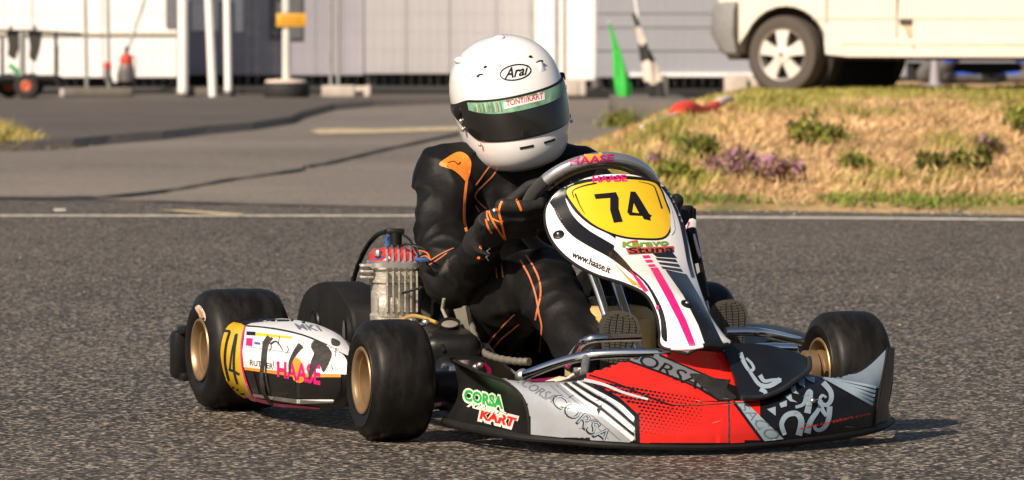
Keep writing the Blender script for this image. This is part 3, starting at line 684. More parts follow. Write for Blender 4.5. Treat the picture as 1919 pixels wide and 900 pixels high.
# ------------------------------------------------------------------ bodies from joints
def body_mesh(name, chains, voxel=.012, smooth=6, tris=None):
    """chains: list of [(point, rx, ry, upvec)] swept and fused to one closed skin"""
    b = MB()
    for ch in chains:
        P = [Vector(c[0]) for c in ch]; N = len(P); rings = []
        for i in range(N):
            d = (P[min(i + 1, N - 1)] - P[max(i - 1, 0)]).normalized(); up = Vector(ch[i][3]) if len(ch[i]) > 3 else Vector((0, 0, 1))
            if abs(d.dot(up.normalized())) > .97: up = Vector((1, 0, 0))
            x = (up - d * d.dot(up)).normalized(); y = d.cross(x); rx, ry = ch[i][1], ch[i][2]
            rings.append([P[i] + x * math.cos(t) * rx + y * math.sin(t) * ry for t in (2 * math.pi * k / 18 for k in range(18))])
        b.loft(rings)
        for i in (0, N - 1):
            rr = min(ch[i][1], ch[i][2]) * .98; b.ball(P[i], rr, sub=2)
    me = b.mesh(name); o = link(name, me)
    m = o.modifiers.new('r', 'REMESH'); m.mode = 'VOXEL'; m.voxel_size = voxel; m.use_smooth_shade = True
    s = o.modifiers.new('s', 'SMOOTH'); s.iterations = smooth; s.factor = .5
    out = eval_mesh(o); bpy.data.objects.remove(o); out.name = name; out.shade_smooth(); return out
def wrinkle(me, fn):
    me.update(); ns = [v.normal.copy() for v in me.vertices]
    for v, n in zip(me.vertices, ns): v.co += n * fn(v.co, n)
    me.update()
def kneeler(px, d, ry, label, top, legs, flip=1):
    p = W(px, 157, d); root = empty('person', (p.x, p.y, .30), ry); tag(root, label, 'person', 'people kneeling behind the van'); f = flip
    L = []
    for s in (-1, 1):
        L += [[((0.0, .16 * s, .42), .095, .09), ((.22, .17 * s, .25), .085, .08), ((.36, .18 * s, .09), .068, .065)], [((.36, .18 * s, .075), .062, .06), ((.1, .17 * s, .07), .055, .055), ((-.1, .16 * s, .06), .042, .045)]]
    T = [[((0, 0, .42), .14, .18, (1, 0, 0)), ((.12, 0, .6), .12, .17, (1, 0, 0)), ((.27, 0, .82), .11, .19, (1, 0, 0)), ((.34, 0, .9), .07, .08, (1, 0, 0))]]
    for s in (-1, 1): T += [[((.28, .2 * s, .83), .06, .06), ((.42, .25 * s, .6), .05, .05), ((.56, .17 * s, .42), .04, .04)]]
    me = body_mesh('body', L + T + [[((.36, 0, .93), .055, .055), ((.42, 0, 1.02), .085, .075), ((.45, 0, 1.12), .075, .07)]], .02, 4)
    me.materials.append(top); me.materials.append(legs); me.materials.append(pm('skin', (.5, .3, .2), .6)); me.materials.append(M_fblk)
    for q in me.polygons:
        c = q.center
        q.material_index = 0 if (.22 < c.z < .92 and c.x < .3) or (c.x < .16 and .1 < c.z < .5) or .45 < c.z < .92 else (2 if c.z >= .92 and c.x > .38 else (3 if c.z >= .92 else 1))
    wrinkle(me, lambda c, n: .008 * noise.noise(c * 14))
    link('body', me, None, root)
    for s in (-1, 1):
        MB().loft([[Vector((-.10 + .0, .16 * s + a * .045, .0 + z)) for a, z in ((-1, .02), (1, .02), (1, .09), (-1, .09))], [Vector((-.26, .16 * s + a * .04, z)) for a, z in ((-1, .0), (1, .0), (.8, .05), (-.8, .05))]]).build('shoe', M_fblk, root)
    for s in (-1, 1):
        h = MB(); c0 = Vector((.58, .165 * s, .40)); h.ball(c0, .04, (1, .6, 1.1), 2)
        for k in range(4): h.tube([c0 + Vector((.01, -.03 + .02 * k, -.02)), c0 + Vector((.035, -.03 + .02 * k, -.065)), c0 + Vector((.03, -.03 + .02 * k, -.10 + .008 * abs(k - 1.5)))], [.011, .010, .008], 6)
        h.tube([c0 + Vector((0, -.04 * s, 0)), c0 + Vector((.03, -.055 * s, -.03)), c0 + Vector((.04, -.05 * s, -.055))], [.012, .011, .008], 6); h.build('hand', pm('skin', (.5, .3, .2), .6), root)
    return root
M_blue = pm('royal_blue_jacket', (.02, .09, .55), .7, var=.2); M_gtr = pm('grey_work_trousers', (.10, .092, .088), .8, var=.2)
kneeler(1808, 53.5, math.radians(195), 'person in blue jacket and grey trousers kneeling behind the van, the left one', M_blue, M_gtr)
kneeler(1893, 53.9, math.radians(-25), 'person in blue jacket and grey trousers kneeling behind the van, at the right edge', M_blue, M_gtr)
p = W(1752, 160, 53); b = MB(); b.lathe([(0, .10), (.015, .10), (.02, .05), (.2, .035), (.36, .02)], axis=(0, 0, 1), n=20); o = b.build('marker_cone', M_lilac); o.location = (p.x, p.y, .30); tag(o, 'pale marker cone beside the kneeling people', 'cone')
# ================================================================== GO KART
kart = empty('go_kart', mat4=KM); tag(kart, 'racing go-kart number 74 with red, silver and black nose on the asphalt track', 'go-kart')
M_tyre = pm('slick_tyre_rubber', (.0075, .0070, .0066), .40, var=.3, scale=14, bump=.06, bscale=60, spec=.19, rvar=.3)
def tyre_wear(m):                       # scrubbed bands and dust round the tread
    n = m.node_tree; L = n.links; b = n.nodes['Principled BSDF']; tc = n.nodes.new('ShaderNodeTexCoord')
    mp = n.nodes.new('ShaderNodeMapping'); mp.inputs['Scale'].default_value = (9, 34, 9); L.new(tc.outputs['Object'], mp.inputs[0])
    z = n.nodes.new('ShaderNodeTexNoise'); z.inputs['Scale'].default_value = 1.0; z.inputs['Detail'].default_value = 6; z.inputs['Roughness'].default_value = .7; L.new(mp.outputs[0], z.inputs['Vector'])
    r = n.nodes.new('ShaderNodeMapRange'); r.inputs[1].default_value = .48; r.inputs[2].default_value = .78; r.inputs[4].default_value = .45; L.new(z.outputs['Fac'], r.inputs[0])
    old = b.inputs['Base Color'].links[0].from_socket; x = n.nodes.new('ShaderNodeMix'); x.data_type = 'RGBA'; x.inputs[7].default_value = (.040, .034, .028, 1)
    L.new(old, x.inputs[6]); L.new(r.outputs[0], x.inputs[0]); L.new(x.outputs[2], b.inputs['Base Color'])
    q = n.nodes.new('ShaderNodeMapRange'); q.inputs[1].default_value = .35; q.inputs[2].default_value = .7; q.inputs[3].default_value = .36; q.inputs[4].default_value = .55; L.new(z.outputs['Fac'], q.inputs[0]); L.new(q.outputs[0], b.inputs['Roughness'])
tyre_wear(M_tyre)
M_gold = pm('gold_magnesium', (.31, .205, .11), .42, .65, var=.12, scale=20, bump=.03)
M_chr = pm('chrome_tube', (.75, .76, .78), .12, 1.0, var=.05); M_alu = pm('cast_aluminium', (.50, .46, .39), .48, .6, var=.2, scale=30, bump=.25, bscale=110)
M_mach = pm('machined_aluminium', (.72, .69, .64), .28, .9, var=.1)
M_bpl = pm('black_plastic', (.008, .0075, .0072), .40, var=.2, scale=18, bump=.04, spec=.3); M_bmat = pm('matt_black_plastic', (.011, .0105, .010), .62, var=.25, scale=12, bump=.1, spec=.22)
M_pink = pm('anodised_magenta', (.50, .02, .12), .3, .7, var=.1); M_bolt = pm('zinc_bolt', (.55, .53, .50), .35, .9)
M_wht = pm('white_sticker_vinyl', (.80, .78, .77), .30, var=.05, scale=9, coat=.4); M_yel = pm('yellow_sticker_vinyl', (.82, .50, .015), .32, var=.05, scale=8, coat=.4)
M_redv = pm('red_sticker_vinyl', (.70, .018, .010), .34, var=.10, scale=9, coat=.3, bump=.03); M_sil = pm('silver_sticker_vinyl', (.42, .44, .47), .26, .35, var=.12, scale=7, bump=.02)
M_bv = pm('black_sticker_vinyl', (.008, .008, .009), .34, var=.2, scale=9, coat=.1); M_pk = pm('pink_sticker_vinyl', (.75, .012, .16), .35, var=.05)
M_orv = pm('orange_sticker_vinyl', (.80, .28, .03), .35, var=.05); M_grv = pm('grey_sticker_vinyl', (.16, .175, .20), .32, .2, var=.15, scale=12)
M_grnv = pm('green_sticker_vinyl', (.02, .30, .06), .35); M_scuff = pm('scuffed_bare_plastic', (.035, .03, .027), .75, var=.5, scale=60, bump=.3)
M_lgv = pm('light_blue_grey_vinyl', (.30, .38, .44), .32, .1, var=.08); M_tape = pm('black_cloth_tape', (.016, .015, .015), .6, var=.3, scale=40, bump=.25)
M_mesh = pm('mesh_print_grey', (.30, .29, .29), .4)

def wheel(name_label, u, v, R, wd, rimr, face, steer=0.0, sticker=True):
    r = empty('wheel', (u, v, R)); r.parent = kart; r['label'] = name_label; r.rotation_euler = (0, 0, steer); h = wd / 2; f = face
    sh = R - .012
    prof = [(-h * .82, rimr + .001), (-h * .94, rimr + .006), (-h * 1.0, rimr + .02), (-h * 1.03, rimr + (R - rimr) * .5), (-h * .99, sh - .018), (-h * .9, sh), (-h * .76, R - .0045), (-h * .55, R - .0012), (0, R),
            (h * .55, R - .0012), (h * .76, R - .0045), (h * .9, sh), (h * .99, sh - .018), (h * 1.03, rimr + (R - rimr) * .5), (h * 1.0, rimr + .02), (h * .94, rimr + .006), (h * .82, rimr + .001)]
    t = MB().lathe(prof, n=72, close=True).build('tyre', M_tyre, r, angle=60)
    MB().lathe([(f * h * .955, rimr + .0045), (f * h * .985, rimr + .003), (f * h * .985, rimr - .0015), (f * h * .93, rimr - .006), (f * h * .86, rimr - .008), (f * h * .80, rimr - .0085), (f * h * .78, rimr - .012), (f * h * .1, rimr - .015), (f * h * .02, rimr - .022), (f * h * .0, .030), (f * h * .02, .024), (f * h * .3, .022), (f * h * .32, .012), (f * h * .32, .001)], n=56, cap=False).build('rim', M_gold, r, angle=25)
    MB().lathe([(-f * h * .955, rimr + .0045), (-f * h * .985, rimr + .003), (-f * h * .985, rimr - .0015), (-f * h * .94, rimr - .004), (-f * h * .6, rimr - .014), (f * h * .06, rimr - .018), (f * h * .06, .02)], n=56, cap=False).build('rim', M_gold, r, angle=25)
    for k in range(3):
        a = k * 2.094 + .5; MB().lathe([(f * h * .08, .0065), (f * h * .2, .0065), (f * h * .2, .001)], o=(math.cos(a) * .033, 0, math.sin(a) * .033), n=6).build('bolt', M_bolt, r, smooth=False)
    MB().lathe([(f * h * .3, .010), (f * h * .5, .010), (f * h * .52, .002)], n=10).build('axle_nut', M_bolt, r)
    return r
RF, RR_ = .131, .141
wFR = wheel('front right wheel, nearest to the camera', -.0, -.526, RF, .138, .0685, -1, math.radians(-1.5))
wFL = wheel('front left wheel showing its inner gold hub', 0, .532, RF, .138, .0685, 1, math.radians(-1.5))
wRR = wheel('wide rear right wheel with pale tyre stickers', -1.05, -.558, RR_, .192, .0685, -1)
wRL = wheel('rear left wheel mostly hidden behind the front panel', -1.05, .558, RR_, .192, .0685, 1)
# inner hub of the front left wheel
MB().lathe([(.03, .048), (-.045, .046), (-.05, .040), (-.056, .040), (-.058, .046), (-.066, .046), (-.068, .040), (-.076, .040), (-.078, .046), (-.10, .045), (-.104, .036), (-.104, .012)], o=(0, 0, 0), n=32).build('hub', M_gold, wFL, angle=25)
MB().lathe([(.03, .036), (.06, .036), (.10, .03), (.12, .02)], n=24).build('hub', M_bolt, wFR, angle=25)
# ------------------------------------------------------------------ chassis
def tubes(name, m, paths, r, parent=kart, n=12, sm=0):
    for p in paths:
        q = crom(p, sm, False) if sm else p; MB().tube(q, r, n).build(name, m, parent)
M_frame = pm('chassis_paint', (.03, .03, .035), .35, .3)
tubes('frame_tube', M_frame, [[(-1.22, s * .30, .085), (-.6, s * .32, .07), (-.25, s * .33, .06), (.05, s * .30, .06), (.28, s * .2, .065), (.42, s * .17, .08)] for s in (-1, 1)], .016, sm=5)
tubes('frame_tube', M_frame, [[(-1.18, -.31, .085), (-1.18, .31, .085)], [(-.62, -.33, .065), (-.62, .33, .065)], [(.0, -.40, .07), (.0, .40, .07)], [(.36, -.2, .075), (.36, .2, .075)]], .015)
MB().tube([(-1.05, -.60, .141), (-1.05, .60, .141)], .02, 16).build('rear_axle', M_chr, kart)
for s in (-1, 1):
    for v0 in (.30,): MB().box((-1.05, s * v0, .13), (.07, .04, .11), bev=.01).build('bearing_carrier', M_pink, kart)
    MB().lathe([(0, .045), (.02, .048), (.10, .04), (.12, .03)], o=(-1.05, s * .36, .141), axis=(0, s, 0), n=20).build('axle_hub', M_gold, kart)
MB().lathe([(-.003, .03), (-.003, .10), (.003, .10), (.003, .03)], o=(-1.05, .18, .141), n=40, close=True).build('brake_disc', M_bolt, kart)
MB().lathe([(-.004, .03), (-.004, .085), (.004, .085), (.004, .03)], o=(-1.05, -.27, .141), n=40, close=True).build('sprocket', M_bolt, kart)
fl = MB(); fl.box((.02, 0, .037), (.76, .56, .006), bev=.002); fl.build('floor_tray', M_alu, kart)
# steering knuckles and track rods
for s in (-1, 1):
    MB().tube([(0, s * .36, .07), (0, s * .36, .17)], .013, 10).build('king_pin', M_bolt, kart)
    MB().box((0, s * .385, .125), (.05, .04, .075), bev=.01).build('stub_axle', M_bolt, kart)
    MB().tube([(0, s * .37, .131), (0, s * .47, .131)], .0125, 12).build('stub_axle', M_mach, kart)
    MB().tube([(.11, s * .05, .14), (.085, s * .36, .115)], .0075, 10).build('track_rod', M_pink if s < 0 else M_chr, kart)
    MB().tube([(.0, s * .38, .11), (.085, s * .36, .112)], .010, 10).build('steering_arm', M_bolt, kart)
MB().tube([tuple(K(800, 748, v=-.44)), tuple(K(860, 745, v=-.36))], .0095, 12).build('track_rod', M_pink, kart)
MB().tube([tuple(K(806, 768, v=-.44)), tuple(K(860, 762, v=-.36))], .006, 10).build('brace_rod', M_chr, kart)
b = MB(); b.tube(crom([K(889, 697, u=.05), K(893, 686, u=.05), K(905, 684, u=.05), K(915, 692, u=.05), K(918, 706, u=.05)], 5), .006, 8); b.build('bumper_bracket', M_pink, kart)
MB().ball(K(900, 684, u=.055), .007, sub=2).build('bolt', M_bolt, kart); MB().ball(K(891, 688, u=.055), .007, sub=2).build('bolt', M_bolt, kart)
# chrome front bars, pedals
tubes('front_bar', M_chr, [[K(978, 706, u=.20), K(1000, 697, u=.23), K(1050, 679, u=.28), K(1100, 667, u=.33), K(1150, 663, u=.36), K(1215, 662, u=.39), K(1290, 662, u=.42)],
                           [K(1360, 662, u=.42), K(1400, 655, u=.38), K(1440, 652, u=.33), K(1488, 653, u=.28)]], .0108, sm=4)
tubes('front_bar', M_bolt, [[K(1488, 653, u=.28), K(1492, 672, u=.28), K(1488, 690, u=.3)], [K(1100, 667, u=.33), K(1096, 690, u=.36), K(1094, 704, u=.40)]], .009, sm=4)
MB().ball(K(980, 705, u=.20), .0165, (1, 1.1, 1), 2).build('bar_clamp', M_bolt, kart)
MB().ball(K(985, 698, u=.21), .006, sub=1).build('bolt', M_chr, kart)
tubes('pedal', M_chr, [[K(1062, 684, u=.10), K(1078, 664, u=.14), K(1092, 644, u=.20), K(1106, 636, u=.225), K(1130, 634, u=.23), K(1200, 632, u=.23)],
                       [K(1500, 640, u=.10), K(1462, 630, u=.16), K(1425, 623, u=.215), K(1400, 621, u=.22), K(1360, 622, u=.22)]], .0098, sm=4)
tubes('pedal_spring', M_mach, [[K(1070, 668, u=.13), K(1080, 654, u=.15), K(1092, 644, u=.17)]], .007)
tubes('clevis', pm('pale_zinc', (.6, .57, .5), .4, .6), [[K(1056, 716, u=.33), K(1072, 704, u=.34), K(1085, 698, u=.35)]], .005)
MB().box(K(1083, 695, u=.35), (.012, .02, .014), bev=.003).build('clevis_pin', M_bolt, kart)
MB().box(K(1035, 716, u=.36), (.05, .055, .006), rot=Matrix.Rotation(.3, 3, 'X'), bev=.002).build('bumper_pad', pm('cream_plastic', (.66, .58, .42), .5), kart)
# ------------------------------------------------------------------ nose (front spoiler)
def grid_surface(stations, sub_s, sub_r):
    """stations: list of columns, each a list of kart points bottom->top; smoothed both ways"""
    cols = [crom(c, sub_r) for c in stations]; rows = list(zip(*cols)); rows = [crom(list(r), sub_s) for r in rows]; return rows
def surf(rows, th=None):
    b = MB(); R = [b.ring(r) for r in rows]; b.skin(R, closed=False, cap=False)
    if th: b.solid(th)
    return b
NS = [
 [(992, 815, .43), (991, 790, .43), (985, 758, .42), (968, 732, .39), (940, 713, .34), (900, 699, .26)],
 [(1050, 820, .495), (1048, 795, .495), (1040, 765, .485), (1025, 740, .455), (1000, 722, .40), (965, 712, .33)],
 [(1120, 826, .55), (1117, 800, .55), (1108, 770, .54), (1095, 742, .51), (1075, 723, .455), (1050, 713, .38)],
 [(1195, 830, .585), (1192, 805, .585), (1186, 780, .575), (1172, 752, .545), (1148, 725, .49), (1118, 694, .42)],
 [(1270, 832, .603), (1270, 808, .602), (1266, 785, .592), (1258, 758, .56), (1232, 710, .485), (1185, 673, .42)],
 [(1345, 832, .61), (1345, 808, .608), (1344, 785, .597), (1342, 756, .565), (1322, 703, .49), (1278, 658, .43)],
 [(1420, 828, .598), (1420, 805, .597), (1420, 782, .587), (1420, 755, .55), (1410, 704, .47), (1385, 656, .41)],
 [(1495, 821, .57), (1496, 799, .57), (1496, 778, .56), (1488, 740, .525), (1475, 703, .455), (1462, 670, .39)],
 [(1560, 813, .525), (1561, 792, .525), (1562, 770, .515), (1560, 742, .49), (1548, 718, .44), (1525, 704, .39)],
 [(1605, 807, .48), (1607, 785, .48), (1610, 760, .47), (1612, 735, .45), (1608, 715, .41), (1590, 702, .37)],
 [(1638, 801, .43), (1641, 778, .43), (1646, 750, .42), (1652, 715, .395), (1658, 685, .365), (1664, 652, .33)],
]
NC = [[K(x, y, u=u) for x, y, u in st] for st in NS]
rows = grid_surface(NC, 8, 7)
nose = empty('nose_cone'); nose.parent = kart
nose_f = surf(rows, .004).build('front_shell', M_bpl, nose, angle=50)
ridge = [(850, 676, .14), (876, 688, .20), (900, 699, .26), (940, 713, .34), (968, 732, .39), (985, 758, .42), (991, 790, .43), (992, 815, .43)]
back = [(848, 679, .12), (853, 690, .125), (857, 704, .125), (859, 724, .12), (857, 745, .115), (848, 764, .105), (838, 778, .095), (833, 789, .09)]
bot = [K(x, y, u=u) for x, y, u in ridge]; bk = [K(x, y, u=u) for x, y, u in back]
cols = []
for i in range(len(ridge)):
    a, c = bot[i], bk[i]; t = i / (len(ridge) - 1); dent = Vector((-.02, .035, -.004)) * math.sin(math.pi * t)
    cols.append([a, a.lerp(c, .33) + dent * .7, a.lerp(c, .66) + dent * .8, c])
rows = grid_surface(cols, 3, 5); nose_l = surf(rows, .004).build('end_plate', M_bpl, nose, angle=50)
ridge_r = [(1664, 652, .33), (1658, 685, .365), (1652, 715, .395), (1646, 750, .42), (1641, 778, .43), (1638, 801, .43)]
back_r = [(1671, 652, .24), (1672, 690, .22), (1669, 725, .20), (1664, 755, .19), (1668, 775, .16), (1672, 786, .14)]
cols = [[K(*p[:2], u=p[2]), K(*p[:2], u=p[2]).lerp(K(*q[:2], u=q[2]), .5) + Vector((0, .012, 0)), K(*q[:2], u=q[2])] for p, q in zip(ridge_r, back_r)]
surf(grid_surface(cols, 4, 4), .004).build('end_plate', M_bpl, nose, angle=50)
# dark rolled lip along the bottom, ridges
lip = [(833, 790, .09), (870, 800, .20), (930, 812, .34), (985, 821, .425), (1050, 826, .49), (1120, 832, .547), (1195, 836, .582), (1270, 838, .60), (1345, 838, .607), (1420, 834, .595), (1495, 827, .567), (1560, 819, .522), (1605, 812, .478), (1640, 804, .425), (1660, 796, .32), (1671, 788, .15)]
MB().tube(crom([K(x, y, u=u - .004) for x, y, u in lip], 5), .0085, 10).build('lower_lip', M_bmat, nose)
MB().tube(crom([K(x, y, u=u + .002) for x, y, u in ridge], 5), .0032, 8).build('ridge', M_bmat, nose)
MB().tube(crom([K(x, y, u=u + .002) for x, y, u in ridge_r], 5), .003, 8).build('ridge', M_bmat, nose)
# raised black hood half with its loose taped edge
HP = [[(1352, 654, .425), (1366, 690, .47), (1378, 724, .52), (1388, 752, .567)], [(1400, 652, .405), (1408, 688, .458), (1418, 722, .51), (1424, 751, .556)],
      [(1445, 657, .40), (1453, 685, .445), (1460, 714, .49), (1462, 737, .532)], [(1488, 668, .39), (1490, 685, .42), (1492, 702, .455), (1492, 716, .488)], [(1515, 680, .385), (1516, 687, .40), (1515, 693, .42), (1514, 699, .445)]]
hc = [[K(x, y, u=u) + Vector((.004, 0, .010)) for x, y, u in c] for c in HP]
hood = surf(grid_surface(hc, 5, 5), .006).build('hood_flap', M_bv, nose, angle=50)
MB().tube(crom([c[-1] + Vector((.002, 0, -.003)) for c in hc] + [hc[-1][0]], 5), .0055, 8).build('taped_edge', M_tape, nose)
# ---- print on the nose
PN = Print([nose_f], KM, nose, 5)
M_bgv = pm('blue_grey_vinyl', (.17, .21, .26), .30, .2, var=.15, scale=12)
PN.poly([(900, 698), (945, 712), (972, 735), (988, 765), (993, 814), (1090, 824), (1192, 830), (1187, 780), (1155, 748), (1095, 712), (1080, 716), (1000, 718)], 'silver_panel', M_sil)
for q, w_, m_ in (([(1082, 716), (1122, 738), (1156, 757), (1188, 788)], [4, 9.5], M_wht), ([(1065, 718), (1105, 745), (1135, 763), (1188, 807)], [3, 9.5], M_wht), ([(1050, 720), (1090, 750), (1115, 766), (1187, 824)], [2, 8.5], M_wht),
                ([(1094, 716), (1134, 738), (1166, 757), (1190, 777)], 5, M_bv), ([(1073, 717), (1113, 742), (1146, 761), (1189, 797)], 5, M_bv), ([(1058, 719), (1098, 748), (1126, 766), (1188, 815)], 4.4, M_bv), ([(1042, 722), (1080, 754), (1108, 778), (1162, 825)], 1.8, M_grv), ([(1032, 724), (1070, 756), (1098, 780), (1140, 822)], 1.4, M_grv)):
    PN.stroke(q, w_, 'stripe', m_, .0028 if m_ is not M_wht else .0022)
PN.poly([(1188, 772), (1198, 778), (1199, 830), (1191, 830)], 'stripe', M_bv, .0024)
PN.text('CORSA', [(1046, 736), (1152, 812), (1130, 836), (1030, 754)], 'lettering', M_bv, .0024, bold=.02)
PN.text('CORSA', [(1048, 738.5), (1149, 812), (1131, 831), (1034, 754)], 'lettering', M_lgv, .0030, bold=-.015)
PN.text('CORSA', [(985, 712), (1045, 742), (1033, 756), (975, 722)], 'lettering', M_grv, .0024, shear=.2, bold=.01)
red1 = [(1098, 690), (1150, 680), (1182, 672), (1220, 690), (1300, 725), (1345, 752), (1215, 753), (1160, 735), (1100, 712)]
PN.poly(red1, 'red_panel', M_redv)
PN.poly([(1100, 712), (1160, 735), (1215, 751), (1345, 754), (1420, 752), (1422, 828), (1345, 833), (1270, 833), (1199, 830), (1197, 778), (1160, 745)], 'red_panel', M_redv)
PN.poly([(1230, 661), (1275, 655), (1360, 662), (1378, 724), (1345, 712), (1290, 688)], 'red_panel', M_redv)
PN.polys([bez([(1180, 676), (1185, 664), (1205, 660), (1232, 664)], 3, False) + [(1290, 692), (1350, 718), (1370, 742), (1352, 752), (1300, 722), (1240, 698)]], 'grey_band', M_grv, .0024)
PN.stroke([(1176, 677), (1240, 700), (1302, 725), (1352, 752)], 4.0, 'stripe', M_bv, .0028); PN.stroke([(1236, 667), (1290, 690), (1345, 714)], 3.4, 'stripe', M_bv, .0028)
PN.text('ORSAC', [(1205, 663), (1352, 724), (1335, 745), (1195, 682)], 'lettering', M_bv, .0030, shear=.1, bold=.005)
PN.polys([[(1420, 752), (1460, 752), (1500, 762), (1424, 829)]], 'black_panel', M_bv, .0014)
PN.poly([(1368, 752), (1424, 752), (1424, 829), (1368, 831)], 'red_panel', M_redv, .0018)
PN.stroke([(1365, 754), (1366, 800), (1366, 832)], 3.2, 'seam_line', M_scuff, .0028, smooth=0)
PN.polys([[(1368, 755), (1376, 755), (1428, 828), (1368, 831)]], 'red_panel', M_redv, .0022)
PN.polys([[(1376, 754), (1396, 754), (1468, 823), (1432, 827)]], 'grey_band', M_lgv, .0026)
PN.stroke([(1374, 754), (1430, 829)], 5.5, 'stripe', M_bv, .0030, smooth=0)
PN.text('SACO', [(1398, 758), (1466, 818), (1440, 826), (1384, 764)], 'lettering', M_grv, .0032, bold=-.01)
# honeycomb fade of black cells on the red
cells = []
rc = random.Random(3)
for i in range(26):
    for j in range(14):
        x = 1104 + i * 8.2 + (4.1 if j % 2 else 0); y = 716 + j * 6.4 + (x - 1104) * .16
        edge = 1 - max(0, (x - 1104) / 215) * .70 - max(0, (j - 4) / 12) * .6
        if x < 1199 and y > 745 + (x - 1160) * .5 and x < 1198: continue
        if y > 815 or edge < .12: continue
        q = 4.3 * min(1, edge * 1.15); cells.append([(x - q * 1.15, y), (x - q * .5, y - q * .62), (x + q * .5, y - q * .62), (x + q * 1.15, y), (x + q * .5, y + q * .62), (x - q * .5, y + q * .62)])
PN.polys(cells, 'honeycomb_print', M_bv, .0030)
PN.stroke([(1095, 714), (1130, 722), (1170, 738), (1214, 750)], [6.5, 4.0], 'crease_highlight', pm('painted_highlight', (.85, .80, .80), .12, .3, coat=1.0), .0042)  # pale glossy stroke paints the highlight along the crease
PN.stroke([(1104, 704), (1160, 722), (1222, 748), (1262, 762)], 3.0, 'seam_line', M_bv, .0036)
PN.stroke([(1262, 760), (1300, 761), (1345, 758), (1420, 755)], 1.8, 'seam_line', M_scuff, .0036)
PN.poly(bez([(1292, 702), (1330, 706), (1352, 718), (1368, 712), (1362, 730), (1380, 748), (1350, 752), (1330, 738), (1310, 722)], 3), 'tape_patch', M_tape, .0046)
PN.poly([(1118, 768), (1128, 758), (1126, 768), (1122, 778)], 'scratch', M_scuff, .0040)
# tribal figures on the lower right
tri = [[(1437, 768), (1453, 763), (1453, 780)], [(1460, 757), (1474, 751), (1474, 762), (1463, 765)], [(1471, 744), (1482, 738), (1484, 749), (1494, 755), (1480, 753)], [(1481, 728), (1491, 722), (1492, 734), (1497, 740), (1484, 737)], [(1494, 715), (1507, 709), (1508, 727), (1497, 722)], [(1508, 707), (1527, 708), (1526, 719), (1514, 714)]]
PN.polys(tri, 'tribal_print', M_lgv, .0026)
PN.stroke([(1470, 815), (1464, 795), (1474, 779), (1492, 776), (1501, 790), (1496, 816)], [8.1, 12.2], 'tribal_print', M_lgv, .0026)
PN.stroke([(1490, 764), (1505, 758), (1512, 740), (1518, 735), (1516, 755), (1512, 775)], [5.4, 12.2], 'tribal_print', M_lgv, .0026)
PN.stroke([(1512, 812), (1518, 790), (1532, 770), (1535, 760)], [12.2, 5.4], 'tribal_print', M_lgv, .0026)
PN.stroke([(1542, 718), (1556, 735), (1556, 752), (1546, 760), (1536, 752), (1540, 742), (1548, 746)], [10.8, 4.1], 'tribal_print', M_lgv, .0026)
PN.stroke([(1554, 762), (1552, 785), (1543, 802), (1530, 806), (1524, 797)], [10.8, 5.4], 'tribal_print', M_lgv, .0026)
PN.stroke([(1536, 752), (1540, 768), (1548, 780)], [9.5, 6.8], 'tribal_print', M_lgv, .0026)
for k in range(5): PN.polys([[(1530 + k * 5, 706 + k * 2.2), (1536 + k * 5, 706 + k * 1.2), (1642 - k * 1.5, 724 + k * 8), (1640 - k * 1.5, 729 + k * 8)]], 'stripe', M_lgv, .0028)
PN.polys([bez([(1536, 705), (1575, 703), (1605, 701), (1632, 684), (1660, 656)], 3, False) + [(1655, 690), (1646, 728), (1600, 720)]], 'silver_panel', M_bgv, .0020)
PN.text('www.corsakart.com', [(1497, 800), (1629, 772), (1629, 777.5), (1497, 806)], 'lettering', M_redv, .0034, bold=.01)
MB().ball(K(1523, 751, u=.536), .006, sub=2).build('bolt', M_bolt, nose)
PH = Print([hood], KM, nose, 9)
PH.stroke([(1387, 662), (1394, 680), (1404, 695), (1412, 692), (1408, 682), (1398, 672)], [8.4, 4.2], 'tribal_print', M_lgv, .002)
PH.stroke([(1402, 692), (1412, 708), (1424, 722), (1442, 724), (1462, 712)], [5.6, 9.8], 'tribal_print', M_lgv, .002)
PH.stroke([(1424, 704), (1432, 715), (1448, 713), (1464, 712)], [8.4, 4.2], 'tribal_print', M_lgv, .0022)
PH.stroke([(1424, 730), (1434, 736), (1432, 746), (1420, 747)], [8.4, 5.6], 'tribal_print', M_lgv, .002)
PE = Print([nose_l], KM, nose, 8)
M_pgs = pm('pale_green_sticker', (.55, .66, .48), .4); M_prs = pm('pale_pink_sticker', (.72, .55, .50), .4)
PE.text('CORSA', [(868, 725), (948, 741), (946, 773), (866, 754)], 'sticker_outline', M_pgs, .0016, bold=.12)
PE.text('KART', [(898, 762), (974, 780), (968, 808), (895, 790)], 'sticker_outline', M_prs, .0016, bold=.12, shear=.1)
PE.text('CORSA', [(871, 729), (944, 744), (944, 768), (870, 751)], 'lettering', M_grnv, .0030, bold=.045)
PE.text('Racing', [(880, 752), (952, 770), (948, 786), (874, 766)], 'lettering', pm('cream_script', (.62, .60, .52), .4), .0036, shear=.35, bold=.03)
PE.text('KART', [(902, 767), (970, 784), (965, 802), (899, 786)], 'lettering', M_redv, .0030, bold=.045, shear=.1)

sr = random.Random(21); M_scr = pm('fine_scratch', (.30, .24, .21), .7)
for k in range(26):
    x = sr.uniform(1010, 1600); y = sr.uniform(745, 812) - abs(x - 1300) * .02; a = sr.uniform(-.5, .25); l = sr.uniform(5, 22)
    PN.stroke([(x, y), (x + l * .5, y + a * l * .5 + sr.uniform(-1, 1)), (x + l, y + a * l)], [sr.uniform(.5, 1.3), .4], 'scratch', M_scr if k % 3 else M_scuff, .0046)
